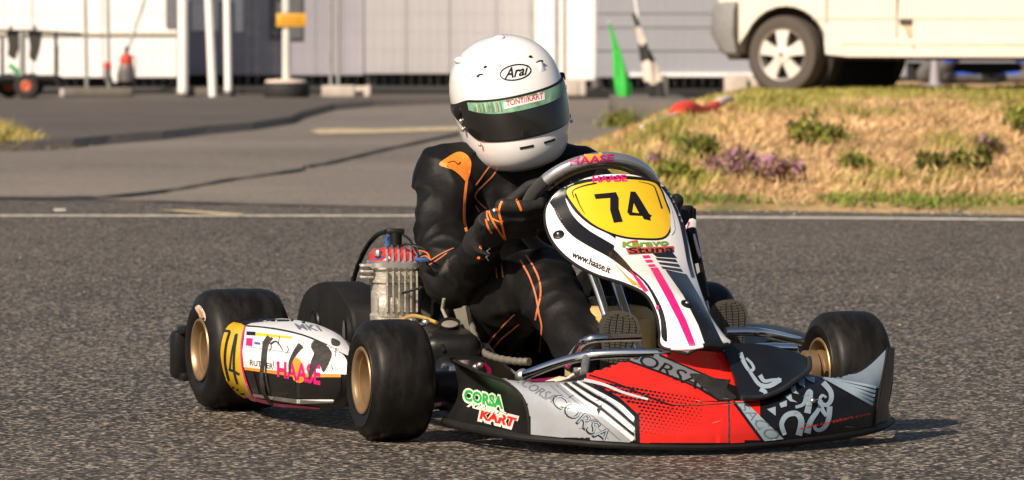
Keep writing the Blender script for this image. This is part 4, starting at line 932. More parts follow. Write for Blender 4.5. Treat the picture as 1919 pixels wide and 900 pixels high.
# ------------------------------------------------------------------ front panel with race number
PR = [((1095, 335), (1200, 331)), ((1050, 356), (1236, 343)), ((1030, 378), (1254, 360)), ((1023, 400), (1267, 385)), ((1027, 430), (1281, 420)), ((1043, 460), (1290, 456)), ((1075, 490), (1299, 498)), ((1118, 513), (1307, 527)),
      ((1172, 530), (1317, 556)), ((1212, 551), (1330, 588)), ((1232, 588), (1346, 613)), ((1238, 622), (1360, 631)), ((1240, 646), (1369, 640)), ((1266, 655), (1362, 648)), ((1290, 661), (1345, 656))]
prow = []
for i, (l, r) in enumerate(PR):
    lo, hi = -.4, .7
    for _ in range(40):
        mid = (lo + hi) / 2
        if K(*l, u=mid).y + K(*r, u=mid).y > 0: lo = mid
        else: hi = mid
    prow.append([mid, l, r])
us = [p[0] for p in prow]
us = [max(us[:i + 1]) if i > 3 else us[i] for i in range(len(us))]
us = [sum(us[max(0, i - 1):i + 2]) / len(us[max(0, i - 1):i + 2]) for i in range(len(us))]
print('panel u', [round(x, 3) for x in us])
rows = []
for i, (u0, (m_, l, r)) in enumerate(zip(us, prow)):
    a = K(*l, u=u0); c = K(*r, u=u0); t = i / (len(us) - 1); bulge = (.052 * (1 - t) + .020 * t) * min(1, .25 + i * .3); row = []
    for k in range(49):
        s = -1 + 2 * k / 48; p = a.lerp(c, (s + 1) / 2); row.append(p + Vector((.78, 0, .62)) * bulge * (1 - abs(s) ** 2.4))
    rows.append(row)
cols = list(zip(*rows)); cols = [crom(list(c), 7) for c in cols]; rows = list(zip(*cols))
panel = empty('front_panel'); panel.parent = kart
pshell = surf(rows, .0035).build('panel_shell', M_wht, panel, angle=60)
rim_ = list(rows[0]) + [r[-1] for r in rows[1:]] + list(rows[-1])[::-1][1:] + [r[0] for r in rows[::-1][1:-1]]
MB().tube([Vector(p) - Vector((.004, 0, .003)) for p in rim_], .0042, 8, closed=True).build('edge_trim', M_bmat, panel)
PP = Print([pshell], KM, panel, 5)
yel = bez([(1062, 358), (1090, 345), (1135, 338), (1180, 337), (1222, 342), (1236, 355), (1246, 380), (1255, 405), (1254, 430), (1240, 446), (1200, 447), (1165, 443), (1128, 430), (1100, 412), (1078, 388)], 4)
PP.stroke(yel + [yel[0]], 6.5, 'black_surround', M_bv, .0014, smooth=0)
PP.poly([(1030, 380), (1042, 363), (1062, 348), (1092, 338), (1135, 331), (1180, 330.5), (1212, 334), (1236, 343)] + bez([(1236, 355), (1222, 341), (1180, 336), (1135, 337), (1090, 344), (1062, 357), (1066, 385), (1086, 414), (1115, 442), (1150, 468), (1180, 500), (1196, 524), (1172, 505), (1140, 482), (1105, 463), (1072, 442), (1050, 416), (1038, 392)], 4, False), 'black_surround', M_bv, .0016)
PP.stroke([(1238, 344), (1258, 372), (1274, 410), (1283, 450), (1290, 490), (1298, 520)], [9, 6], 'black_edge', M_bv, .0018)
PP.poly(bez([(1060, 372), (1078, 398), (1108, 424), (1150, 446), (1176, 478), (1146, 458), (1100, 430), (1072, 402)], 4), 'white_flash', M_wht, .0022)
PP.poly(bez([(1245, 362), (1258, 395), (1264, 430), (1256, 440), (1259, 410), (1250, 378)], 4), 'white_flash', M_wht, .0022)
PP.poly(yel, 'number_plate', M_yel, .0026)
PP.stroke([(1076, 372), (1074, 358), (1094, 349), (1118, 344)], [1.6, 3.4], 'plate_line', M_bv, .0030); PP.stroke([(1078, 364), (1086, 384), (1096, 402)], [3, 1], 'plate_line', M_bv, .0030)
PP.stroke([(1196, 341), (1222, 348), (1230, 362), (1240, 392)], [1, 3.2], 'plate_line', M_bv, .0030)
PP.poly([(1113, 365), (1154, 361), (1159, 372), (1159, 392), (1167, 417), (1150, 419), (1143, 395), (1143, 372), (1116, 374)], 'race_number', M_bv, .0034)
PP.polys([[(1181, 360), (1190, 360), (1198, 372), (1189, 374), (1186, 398), (1205, 402), (1196, 385), (1198, 372), (1216, 402), (1221, 405), (1218, 409), (1219, 415), (1206, 412), (1203, 406), (1180, 405), (1175, 399)]], 'race_number', M_bv, .0034)
PP.polys([[(1187, 382), (1184.5, 399), (1197, 401)]], 'race_number', M_yel, .0042)
PP.text('HAASE', [(1110, 331), (1172, 328), (1176, 341), (1110, 343)], 'lettering', M_pk, .0036, bold=.04)
PP.text('www.haase.it', [(1075, 470), (1146, 501), (1142, 514), (1071, 482)], 'lettering', M_bv, .0026, bold=.015)
PP.polys([[(1182, 452), (1194, 451), (1205, 476), (1192, 477)], [(1172, 466), (1262, 462), (1262, 473), (1178, 478)]], 'sponsor_patch', pm('brick_red_sticker', (.42, .07, .04), .4), .0022)
PP.text('Karavo', [(1166, 454), (1252, 449), (1252, 461), (1166, 465)], 'lettering', pm('olive_green_sticker', (.18, .30, .03), .4), .0030, bold=.04)
PP.text('Stuna', [(1176, 466), (1262, 461), (1262, 473), (1180, 477)], 'lettering', M_bv, .0032, bold=.02)
for k in range(3): PP.polys([[(1203 + k * 5, 480 + k * 8.5), (1216 + k * 5, 479 + k * 8.5), (1219 + k * 5, 484 + k * 8.5 - k * .6), (1206 + k * 5, 485 + k * 8.5 - k * .6)]], 'pink_dash', M_pk, .0022)
PP.polys([[(1218, 503), (1232, 502), (1260, 550), (1285, 600), (1309, 661), (1296, 659), (1270, 600), (1245, 552)]], 'pink_stripe', M_pk, .0022)
PP.polys([[(1222, 476), (1258, 472), (1268, 484), (1230, 482)]] + [[(1228 + k * 5, 484 + k * 8), (1266 + k * 5, 487 + k * 9), (1269 + k * 5, 492 + k * 9), (1231 + k * 5, 488 + k * 8)] for k in range(3)], 'black_bars', M_bv, .0022)
PP.polys([[(1246, 506), (1286, 515), (1312, 560), (1352, 640), (1358, 647), (1326, 661), (1308, 610), (1280, 555)]], 'black_stripe', M_bv, .0022)
PP.poly(bez([(1150, 492), (1178, 520), (1205, 540), (1222, 570), (1234, 600), (1238, 645), (1231, 600), (1215, 566), (1190, 540)], 3), 'orange_flash', M_orv, .0016)
PP.poly(bez([(1172, 500), (1205, 528), (1226, 562), (1238, 600), (1240, 632), (1250, 640), (1248, 605), (1238, 572), (1216, 535), (1192, 512)], 3), 'black_flash', M_bv, .0020)
PP.polys([[(1178, 506), (1200, 525), (1216, 546), (1208, 548), (1196, 532)], [(1214, 578), (1234, 573), (1236, 580), (1222, 582), (1218, 592)]], 'pink_flash', M_pk, .0026)
hx = []
for i in range(14):
    for j in range(8):
        x = 1027 + j * 4.2 + (2 if i % 2 else 0) + i * .9; y = 392 + i * 4.6
        if x < 1031 + i * 2.2 + 12: hx.append([(x - 1, y), (x, y - 1), (x + 1, y), (x, y + 1)])
PP.polys(hx, 'dot_print', M_mesh, .0020)
for x, y, uu in ((1047, 441, None), (1286, 571, None)):
    h_ = PP.bvh.ray_cast(CAMP, ray(x, y).normalized()); c = KI @ h_[0]; n_ = (KI.to_3x3() @ h_[1]); n_ = n_ if n_.x > 0 or n_.y < 0 else -n_
    MB().lathe([(0, .0125), (.003, .0125), (.0045, .010), (.0045, .001)], o=c, axis=n_, n=20).build('fastener', M_bpl, panel); MB().ball(c + n_ * .004, .0042, sub=2).build('fastener', M_bolt, panel)
MB().tube([rows[-10][0], rows[-7][2], rows[-3][8], rows[-1][20]], .0042, 8).build('lower_trim', M_wht, panel)
MB().tube([rows[-1][19], rows[-1][32], rows[-3][44], rows[-9][48]], .0058, 8).build('lower_trim', M_bmat, panel)
tubes('panel_strut', M_chr, [[K(1108, 508, u=-.02), K(1122, 548, u=.0), K(1140, 606, u=.03)]], .0105)
# ------------------------------------------------------------------ side pods
SP = [   # columns rear -> front, each bottom -> inner top : (px, py, v)
 [(446, 740, -.585), (424, 712, -.62), (413, 672, -.635), (411, 640, -.63), (415, 612, -.61), (428, 600, -.58), (455, 597, -.53)],
 [(476, 752, -.60), (462, 722, -.645), (452, 680, -.66), (450, 645, -.655), (456, 615, -.635), (478, 602, -.59), (505, 597, -.53)],
 [(520, 762, -.59), (512, 735, -.63), (506, 690, -.645), (504, 655, -.64), (510, 622, -.62), (530, 605, -.57), (548, 599, -.52)],
 [(572, 769, -.575), (568, 742, -.61), (564, 700, -.625), (562, 662, -.62), (566, 632, -.60), (580, 613, -.555), (592, 607, -.51)],
 [(616, 769, -.56), (616, 745, -.59), (614, 708, -.60), (612, 675, -.595), (612, 650, -.58), (622, 629, -.54), (630, 621, -.50)],
 [(648, 762, -.545), (652, 742, -.565), (655, 712, -.575), (655, 684, -.57), (652, 664, -.555), (652, 650, -.53), (652, 640, -.50)],
 [(665, 755, -.52), (672, 738, -.53), (678, 712, -.535), (680, 690, -.53), (678, 676, -.52), (676, 664, -.505), (672, 655, -.49)],
]
pod_cols = [[K(x, y, v=v) for x, y, v in c] for c in SP]
print('pod u', [round(c[3].x, 2) for c in pod_cols], [round(c[0].z, 2) for c in pod_cols], [round(c[-1].z, 2) for c in pod_cols])
podR = empty('side_pod'); podR.parent = kart; podR['label'] = 'right side pod with worn white, yellow and black stickers'
pod = surf(grid_surface(pod_cols, 9, 9), .004).build('pod_shell', M_bpl, podR, angle=60)
rearcap = MB(); c0 = crom(pod_cols[0], 4); rearcap.loft([c0, [p + Vector((-.01, .05, 0)) for p in c0], [Vector((p.x + .03, -.45, p.z * .7 + .04)) for p in c0]], closed=False, cap=False); rearcap.solid(.003); rearcap.build('pod_end', M_bpl, podR, angle=60)
PS = Print([pod], KM, podR, 4)
PS.poly(bez([(416, 606), (430, 604), (460, 612), (454, 640), (454, 680), (462, 715), (476, 750), (446, 738), (425, 712), (414, 675), (412, 640)], 3), 'number_plate', M_yel, 0.0026)
for w_, q in ((4.6, [(421, 621), (427, 621), (433, 622)]), (4.6, [(432, 622), (425, 648), (423, 680), (430, 713)]), (4.4, [(445, 626), (440, 665), (440, 695), (446, 719)]), (3.4, [(443, 628), (436, 660), (432, 692)]), (4.6, [(430, 692), (440, 696), (450, 702)])):
    PS.stroke(q, w_, 'race_number', M_bv, .0040)
PS.stroke([(460, 612), (454, 645), (455, 685), (464, 720), (478, 752)], 3.2, 'pink_line', M_pk, 0.0038)
PS.poly(bez([(461, 613), (520, 618), (565, 628), (610, 646), (645, 668), (652, 690), (650, 702)], 3, False) + [(560, 700), (458, 688), (455, 660)], 'white_panel', M_wht, 0.0026)
PS.poly(bez([(460, 611), (510, 615), (566, 627), (612, 646), (652, 668), (654, 655), (648, 642), (630, 626), (592, 609), (545, 600), (515, 599)], 3), 'white_top', M_wht, 0.0028)
PS.polys([bez([(432, 601), (455, 598), (520, 600), (480, 606), (455, 608)], 3)], 'black_top', M_bv, 0.0036)
PS.stroke([(461, 612), (510, 617), (566, 629), (612, 648)], 2.6, 'pod_crease', M_bv, 0.0040)
PS.polys([[(459, 688), (560, 701), (640, 702), (640, 707), (560, 707), (460, 693)]], 'yellow_line', M_orv, 0.0036)
PS.polys([[(461, 694), (476, 696), (487, 739), (474, 736)], [(504, 699), (560, 707), (640, 707), (640, 730), (630, 748), (560, 746), (512, 742)]], 'black_panel', M_bv, 0.0032)
PS.polys([[(474, 737), (560, 748), (628, 748), (624, 754), (560, 756), (477, 743)]], 'white_panel', M_wht, 0.0034)
PS.polys([[(454, 741), (478, 750), (520, 761), (600, 766), (600, 763), (520, 755), (478, 744)]], 'pink_line', M_pk, 0.0038)
PS.text('HAASE', [(521, 677), (602, 684), (602, 722), (521, 706)], 'lettering', M_pk, 0.0048, bold=.03)
PS.poly(bez([(545, 676), (560, 672), (572, 690), (570, 715), (552, 712)], 3), 'orange_patch', M_orv, 0.0042)
PS.text('RUTHER', [(470, 674), (513, 682), (513, 692), (470, 684)], 'lettering', M_bv, 0.0042)
PS.polys([[(463, 622), (480, 623), (480, 630), (463, 629)]], 'tiny_sticker', M_bv, 0.0040); PS.polys([[(480, 624), (548, 632), (548, 636), (480, 630)]], 'tiny_sticker', M_yel, 0.0036)
PS.polys([[(463, 634), (475, 635), (474, 650), (462, 648)]], 'tiny_sticker', M_pk, 0.0038); PS.polys([[(478, 641), (489, 643), (489, 647), (478, 646)]], 'tiny_sticker', pm('blue_sticker', (.03, .10, .35), .4), 0.0038)
PS.stroke([(461, 650), (500, 655), (545, 662)], 1.4, 'tiny_line', M_mesh, 0.0038)
PS.text('MK1', [(545, 607), (595, 612), (610, 623), (560, 619)], 'lettering', M_grv, 0.0040, bold=.03, shear=.3)
dots = []
for i in range(19):
    for j in range(9):
        x = 556 + i * 4.6 + (2.3 if j % 2 else 0); y = 640 + j * 6.2 + (x - 556) * .2
        if y < 698 and x < 643: dots.append([(x - 1.2, y), (x, y - 1.5), (x + 1.2, y), (x, y + 1.5)])
PS.polys(dots, 'dot_print', M_mesh, 0.0033)
# scraped tyre marks
PS.stroke([(506, 632), (498, 645), (494, 680), (492, 710), (498, 740), (512, 758)], [8, 6], 'scrape_mark', M_scuff, 0.0056)
PS.stroke([(512, 634), (502, 652), (500, 700), (506, 735)], [4, 2], 'scrape_mark', M_scuff, 0.0060)
PS.stroke([(566, 648), (556, 660), (546, 680), (545, 700)], [12, 3], 'scrape_mark', M_scuff, 0.0058)
PS.poly(bez([(590, 640), (608, 646), (622, 662), (620, 676), (608, 698), (600, 684), (588, 700), (580, 712), (584, 680), (590, 664), (584, 652)], 3), 'scrape_mark', M_scuff, 0.0060)
PS.poly(bez([(622, 636), (636, 642), (634, 650), (622, 648)], 3), 'scrape_mark', M_scuff, 0.0054)
PS.stroke([(508, 646), (520, 641), (532, 658)], [4, 1.5], 'scrape_mark', M_scuff, 0.0054)
sr = random.Random(8)
for k in range(18):
    x = sr.uniform(480, 630); y = sr.uniform(630, 745); l = sr.uniform(6, 20)
    PS.stroke([(x, y), (x + sr.uniform(-3, 3), y + l * .5), (x + sr.uniform(-5, 5), y + l)], [sr.uniform(.6, 2.0), .5], 'scrape_mark', M_scuff, .0060)
# left side pod
LP = []
for u, w_, zt in ((-.86, .60, .17), (-.6, .63, .20), (-.35, .61, .20), (-.18, .57, .185)):
    LP.append([Vector((u, w_ - .06, .05)), Vector((u, w_ - .01, .08)), Vector((u, w_, .13)), Vector((u, w_ - .03, zt - .01)), Vector((u, w_ - .10, zt + .004)), Vector((u, w_ - .17, zt - .006)), Vector((u + .01, w_ - .19, .09))])
podL = empty('side_pod'); podL.parent = kart; podL['label'] = 'left side pod behind the front left wheel'
pl = surf(grid_surface(LP, 5, 4), .004).build('pod_shell', M_bpl, podL, angle=60)
fc = crom(LP[-1], 4); cap_ = MB(); cc_ = sum(fc, Vector()) / len(fc); cap_.loft([fc, [q.lerp(cc_, .5) + Vector((.02, 0, 0)) for q in fc], [q.lerp(cc_, .95) + Vector((.028, 0, 0)) for q in fc]], closed=False, cap=False); cap_.build('pod_end', M_bpl, podL)
PLL = Print([pl], KM, podL, 8)
PLL.polys([[(1440, 598), (1480, 603), (1512, 612), (1512, 624), (1470, 614), (1440, 608)]], 'white_top', M_wht, .0016)
PLL.polys([[(1385, 586), (1412, 590), (1412, 597), (1385, 594)]], 'grey_top', M_lgv, .0016)

# ------------------------------------------------------------------ rear bumper
b = MB()
rb = [K(337, 660, v=-.66)]
MB().tube([(-1.26, -.60, .12), (-1.28, -.3, .125), (-1.28, .3, .125), (-1.26, .62, .12)], .04, 14, flat=1.0).build('rear_bumper', M_bpl, kart)
eb = MB(); eb.box((-1.255, -.632, .118), (.05, .06, .115), bev=.014); eb.box((-1.225, -.635, .178), (.05, .03, .02), bev=.006); eb.box((-1.225, -.635, .068), (.05, .03, .02), bev=.006); eb.build('bumper_end', M_bpl, kart)
eb = MB(); eb.box((-1.255, .632, .118), (.05, .06, .115), bev=.014); eb.build('bumper_end', M_bpl, kart)
# ------------------------------------------------------------------ seat
M_seat = pm('grey_fibreglass_seat', (.20, .19, .16), .4, var=.2, scale=40)
secs = []
for u, z, w_, lift in ((-.99, .40, .14, .0), (-.97, .36, .165, .0), (-.95, .28, .18, .02), (-.90, .16, .185, .07), (-.80, .075, .195, .115), (-.65, .05, .19, .135), (-.50, .06, .18, .12), (-.40, .085, .17, .09)):
    row = []
    for k in range(17):
        s = -1 + k / 8; e = abs(s) ** 2.6
        fwd_ = .10 * e if u < -.9 else 0
        row.append(Vector((u + fwd_, s * w_, z + lift * e)))
    secs.append(row)
cols = list(zip(*secs)); cols = [crom(list(c), 3) for c in cols]; srows = list(zip(*cols))
seat = empty('seat'); seat.parent = kart
surf(srows, .006).build('seat_shell', M_seat, seat, angle=60)
edge = [r[0] for r in srows]; MB().tube(edge, .007, 8).build('seat_rim', M_seat, seat); MB().tube([r[-1] for r in srows], .007, 8).build('seat_rim', M_seat, seat)
# ribbed hose by the seat, seat stay
hose = crom([K(868, 572, v=-.20), K(880, 600, v=-.22), K(893, 640, v=-.23), K(905, 660, v=-.22), K(930, 671, v=-.21), K(965, 677, v=-.19), K(992, 678, v=-.17)], 12)
rr_ = [.008 + .0011 * math.sin(i * 1.6) for i in range(len(hose))]
MB().tube(hose, rr_, 10).build('ribbed_hose', pm('grey_ribbed_hose', (.13, .115, .095), .5, var=.1), kart, angle=80)
MB().prism([K(850, 580, v=-.24), K(872, 575, v=-.24), K(884, 640, v=-.23), K(872, 645, v=-.23)], (-.01, .012, 0)).build('seat_stay', pm('dull_seat_stay', (.28, .26, .20), .5, .3), kart, smooth=False)
MB().tube([K(838, 600, v=-.26), K(829, 580, v=-.26), K(832, 560, v=-.26)], .004, 8).build('cable', M_alu, kart)

# ------------------------------------------------------------------ engine
EU, EV = -.665, -.30
def E_(px, py, dv=0.0): return K(px, py, v=EV + dv)
ec = E_(742, 560); eu, ev = ec.x, ec.y
zy = lambda y: E_(742, y).z
eng = empty('engine'); eng.parent = kart
ER = Matrix.Rotation(-YAW * .9 + .05, 3, 'Z')      # finned side turned towards the front right
def eloc(x, y, z): return Vector((eu, ev, 0)) + ER @ Vector((x, y, 0)) + Vector((0, 0, z))
sE = 820.0
def rrect(wx, wy, r, z, n=5, cx=0, cy=0):
    pts = []
    for sx_, sy_, a0 in ((1, 1, 0), (-1, 1, 90), (-1, -1, 180), (1, -1, 270)):
        for k in range(n + 1):
            a = math.radians(a0 + 90 * k / n); pts.append(eloc(cx + sx_ * (wx - r) + math.cos(a) * r, cy + sy_ * (wy - r) + math.sin(a) * r, z))
    return pts
z0, z1, z2, z3, z4 = zy(602), zy(528), zy(503), zy(488), zy(467)
MB().loft([rrect(.055, .062, .02, .05), rrect(.065, .07, .02, .07), rrect(.065, .072, .02, z0 - .02), rrect(.055, .062, .02, z0)]).build('crankcase', M_alu, eng)
cyl = MB().loft([rrect(.050, .058, .03, z0 - .004), rrect(.053, .060, .03, z0 + .015), rrect(.050, .056, .035, z0 + .02), rrect(.050, .056, .035, z1 - .004), rrect(.054, .060, .035, z1), rrect(.054, .060, .035, z1 + .008), rrect(.050, .056, .035, z1 + .012), rrect(.050, .056, .035, z2)]).build('cylinder', M_alu, eng)
MB().loft([rrect(.056, .062, .035, z2), rrect(.060, .066, .035, z2 + .004), rrect(.060, .066, .035, z3 - .004), rrect(.057, .063, .035, z3)]).build('head_flange', M_mach, eng)
M_redp = pm('red_head_paint', (.45, .03, .03), .4, var=.15, scale=30)
head = MB().loft([rrect(.054, .060, .035, z3), rrect(.054, .060, .035, z3 + .016), rrect(.045, .05, .03, z4), rrect(.02, .025, .015, z4 + .004)]).build('cylinder_head', M_redp, eng)
for k in range(6):
    y = -.036 + k * .0135 + .012
    MB().loft([[eloc(.044, y - .0022, z0 + .02), eloc(.066, y - .0018, z0 + .024), eloc(.066, y + .0018, z0 + .024), eloc(.044, y + .0022, z0 + .02)], [eloc(.044, y - .0022, z2 - .004), eloc(.066, y - .0018, z2 - .004), eloc(.066, y + .0018, z2 - .004), eloc(.044, y + .0022, z2 - .004)]]).build('cooling_fin', M_alu, eng, smooth=False)
    MB().loft([[eloc(.0, y - .0025, z3), eloc(.060, y - .0025, z3), eloc(.060, y + .0025, z3), eloc(.0, y + .0025, z3)], [eloc(.0, y - .002, z4 + .012), eloc(.05, y - .002, z4 + .002), eloc(.05, y + .002, z4 + .002), eloc(.0, y + .002, z4 + .012)]]).build('head_fin', M_mach, eng, smooth=False)
for x, y in ((.048, -.044), (.048, .052), (-.02, -.045), (.03, -.03)):
    MB().lathe([(0, .009), (.010, .009), (.014, .006), (.015, .001)], o=eloc(x, y, z3 + .012), axis=(0, 0, 1), n=8).build('head_bolt', M_bolt, eng)
for k in range(3): MB().box(eloc(.02, -.068, z1 + .012 + k * .013 - .03 + .03), (.05, .03, .006), rot=ER, bev=.002).build('exhaust_lug', M_alu, eng)
MB().box(eloc(.035, -.02, z0 + .035), (.05, .05, .05), rot=ER, bev=.012).build('casting_boss', M_alu, eng)
MB().box(eloc(.03, -.0, z0 - .01), (.09, .13, .02), rot=ER, bev=.006).build('base_flange', M_mach, eng)
# reed block / carb below
MB().lathe([(0, .03), (.02, .032), (.06, .03), (.065, .02)], o=eloc(.06, .03, z0 - .035), axis=ER @ Vector((1, .3, 0)), n=20).build('carburettor', M_alu, eng)
tubes('fuel_line', pm('amber_fuel_hose', (.45, .28, .06), .3), [[K(752, 600, v=-.30), K(772, 592, v=-.30), K(795, 596, v=-.30), K(818, 605, v=-.29)]], .0042, eng, 8, 5)
for x, y in ((772, 602), (798, 604)): MB().ball(K(x, y, v=-.32), .010, (1, 1, .8), 2).build('union_nut', M_mach, eng)
# spark plug cap with lead
tubes('plug_cap', M_bpl, [[E_(742, 466), E_(742, 448), E_(742, 436)]], .014, eng)
MB().box(E_(741, 434), (.03, .040, .014), rot=ER, bev=.005).build('plug_cap', M_bpl, eng)
tubes('spark_lead', M_bpl, [[E_(724, 434), E_(706, 441), E_(688, 462), E_(674, 490), E_(664, 520), E_(659, 552), E_(656, 585), E_(664, 620)]], .0058, eng, 8, 6)
sp_l = crom([E_(724, 434), E_(706, 441), E_(688, 462), E_(674, 490), E_(664, 520), E_(659, 552), E_(656, 585)], 14)
MB().tube([p + Vector((.006 * math.cos(i * .55), .006 * math.sin(i * .55), .004 * math.sin(i * .55))) for i, p in enumerate(sp_l[14:])], .0026, 6).build('spiral_wrap', M_bpl, eng)
tubes('cable', M_bpl, [[E_(756, 440), E_(768, 450), E_(780, 470), E_(792, 490)], [E_(752, 462), E_(762, 458), E_(790, 463), E_(800, 470)], [E_(690, 535), E_(712, 545), E_(728, 554), E_(760, 548), E_(792, 538)]], .0028, eng, 6, 5)
tubes('cable', pm('orange_wire', (.6, .14, .03), .5), [[E_(786, 470), E_(800, 474), E_(806, 486)], [E_(786, 484), E_(798, 480), E_(808, 488)]], .002, eng, 6, 4)
tubes('cable', pm('blue_wire', (.02, .10, .30), .5), [[E_(727, 442), E_(726, 452), E_(727, 463)], [E_(780, 486), E_(790, 488), E_(800, 486)]], .005, eng, 6, 3)
PG = Print([head], KM, eng, 8)
PG.stroke([(700, 500), (712, 494), (722, 488), (730, 482)], 5, 'pale_print', M_wht, .001); PG.stroke([(716, 500), (726, 503), (734, 499)], 3, 'pale_print', M_wht, .001); PG.stroke([(700, 488), (712, 484), (718, 480)], 3, 'pale_print', pm('blue_sticker', (.03, .10, .35), .4), .001)
# ------------------------------------------------------------------ chain guard
cg = bez([(557, 612), (558, 585), (568, 553), (586, 534), (608, 528), (626, 534), (648, 566), (660, 590), (662, 632), (640, 655), (580, 655)], 3)
A = [K(x, y, v=-.40) for x, y in cg]
b = MB(); b.loft([[p + Vector((0, .004, 0)) for p in A], [p + Vector((0, .012, 0)) for p in A]][::-1] and [[p.lerp(sum(A, Vector()) / len(A), .03) for p in A], [p + Vector((0, .006, 0)) for p in A], [p + Vector((0, .075, 0)) for p in A], [p.lerp(sum(A, Vector()) / len(A), .03) + Vector((0, .082, 0)) for p in A]])
g_ = b.build('chain_guard', M_bmat, kart, angle=30)
MB().lathe([(-.004, .012), (-.006, .030), (-.002, .033), (.003, .033)], o=K(592, 606, v=-.402), axis=(0, 1, 0), n=28).build('guard_ring', M_bpl, g_)
MB().lathe([(-.0075, .022), (-.0072, .001)], o=K(592, 606, v=-.402), axis=(0, 1, 0), n=24).build('guard_hole', pm('deep_black', (.003, .003, .003), .9), g_)
# coil / clutch cluster behind the front wheel
MB().box(K(680, 592, v=-.36), (.06, .05, .035), rot=ER, bev=.008).build('ignition_coil', M_bpl, kart)
MB().lathe([(-.03, .045), (.0, .05), (.03, .045)], o=K(672, 625, v=-.37), axis=(.2, 1, 0), n=24).build('clutch_drum', M_bmat, kart)
MB().lathe([(-.034, .03), (-.036, .012)], o=K(672, 625, v=-.37), axis=(.2, 1, 0), n=24).build('clutch_drum', M_bolt, kart)
# ------------------------------------------------------------------ airbox
ab = empty('airbox'); ab.parent = kart; AV = -.27
pc = K(848, 655, v=AV)
b = MB(); b.box(pc + Vector((-.02, 0, -.005)), (.19, .13, .10), rot=Matrix.Rotation(-.25, 3, 'Z') @ Matrix.Rotation(.12, 3, 'Y'), bev=.03, seg=4); b.box(pc + Vector((.05, .0, -.05)), (.20, .12, .08), rot=Matrix.Rotation(-.25, 3, 'Z'), bev=.028, seg=4); b.build('airbox_body', M_bpl, ab, angle=50)
for x, y, dv in ((806, 619, -.01), (842, 608, 0)):
    c = K(x, y, v=AV + dv); ax = Vector((.42, -.16, .88)).normalized()
    MB().lathe([(-.06, .017), (-.02, .020), (-.004, .0245), (.004, .025), (.004, .0205), (-.002, .020)], o=c, axis=ax, n=28, cap=False).build('intake_trumpet', M_bpl, ab)
    MB().lathe([(-.0015, .0205), (.0015, .010), (.002, .001)], o=c, axis=ax, n=24).build('intake_gauze', pm('intake_gauze', (.25, .225, .19), .7, .3, bump=.5, bscale=400), ab)
tubes('airbox_clip', M_bpl, [[K(828, 648, v=AV - .07), K(834, 660, v=AV - .07)]], .005, ab)
tubes('airbox_stay', M_mach, [[K(808, 714, v=-.42), K(815, 700, v=-.40), K(832, 690, v=-.38)]], .005, ab, 8, 4)
MB().lathe([(0, .03), (.09, .03)], o=K(812, 722, v=-.44), axis=(-.1, 1, 0), n=20).build('spindle_sleeve', M_bpl, kart)

# ------------------------------------------------------------------ fuel tank, column, wheel, radiator
M_tank = pm('translucent_cream_tank', (.55, .40, .17), .32, var=.12, scale=12, coat=.2)
tk = empty('fuel_tank'); tk.parent = kart
tc_ = K(1150, 610, v=0)
b = MB(); b.box((tc_.x - .02, .0, .165), (.15, .18, .23), bev=.035, seg=4); b.build('tank_body', M_tank, tk, angle=60)
b = MB(); b.box((tc_.x + .056, -.045, .165), (.012, .05, .18), bev=.005); b.box((tc_.x + .056, .03, .165), (.012, .07, .18), bev=.005); b.build('tank_panel', M_tank, tk)
MB().lathe([(0, .032), (.018, .032), (.022, .026), (.022, .001)], o=(tc_.x - .02, -.02, .277), axis=(0, 0, 1), n=24).build('filler_cap', M_bpl, tk)
# steering wheel
SWC = K(1106, 390, v=0); nrm = Vector((-math.cos(math.radians(42)), 0, math.sin(math.radians(42)))); ax1 = Vector((0, 1, 0)); ax2 = nrm.cross(ax1).normalized()
if ax2.z < 0: ax2 = -ax2
SR = .150
def swp(deg, r=SR, off=0.0): a = math.radians(deg); return SWC + ax1 * math.cos(a) * r + ax2 * math.sin(a) * r + nrm * off
sw = empty('steering_wheel'); sw.parent = kart
top_ = [swp(a) for a in range(28, 146, 3)]
MB().tube(top_, .0148, 14).build('silver_rim', pm('silver_leather', (.58, .58, .60), .22, .8, var=.1, scale=20, bump=.05), sw)
MB().tube([swp(a) for a in range(145, 390, 4)], [.0148 + .002 * math.sin((a - 145) / 244 * math.pi * 5) ** 2 for a in range(145, 390, 4)], 14).build('suede_grip', pm('black_suede', (.016, .015, .0145), .9, var=.3, scale=60, sheen=.3, bump=.2), sw)
for a in (35, 145, 270): MB().tube([swp(a, .03, -.012), swp(a, .09, -.016), swp(a, SR - .012, -.006)], [.012, .010, .010], 8, flat=.4).build('spoke', M_bmat, sw)
MB().lathe([(-.03, .03), (-.01, .045), (0, .045), (.004, .03)], o=SWC - nrm * .012, axis=nrm, n=24).build('hub', M_bmat, sw)
MB().tube([swp(a, SR - .016, -.010) for a in range(30, 152, 6)], .004, 6).build('gold_piping', M_gold, sw)
for a, r in ((60, .11), (75, .09), (90, .105), (105, .09), (125, .11)): MB().box(swp(a, r, -.02), (.02, .02, .02), rot=Matrix.Rotation(.7, 3, 'Y'), bev=.004).build('switch', M_bpl if a != 90 else M_bolt, sw)
MB().box(swp(90, .075, -.03), (.05, .11, .06), rot=Matrix.Rotation(-.75, 3, 'Y'), bev=.01).build('lap_display', M_bpl, sw)
tubes('tag_clip', M_wht, [[K(1022, 388, u=SWC.x + .05), K(1000, 388, u=SWC.x + .05)], [K(1000, 347, u=SWC.x), K(1012, 338, u=SWC.x)]], .005, sw, 8)
MB().box(K(1028, 345, u=SWC.x + .02), (.02, .03, .02), rot=Matrix.Rotation(.5, 3, 'X'), bev=.004).build('bracket', M_bolt, sw)
PW = Print([o_ for o_ in sw.children if o_.name.startswith('silver_rim')], KM, sw, 5)
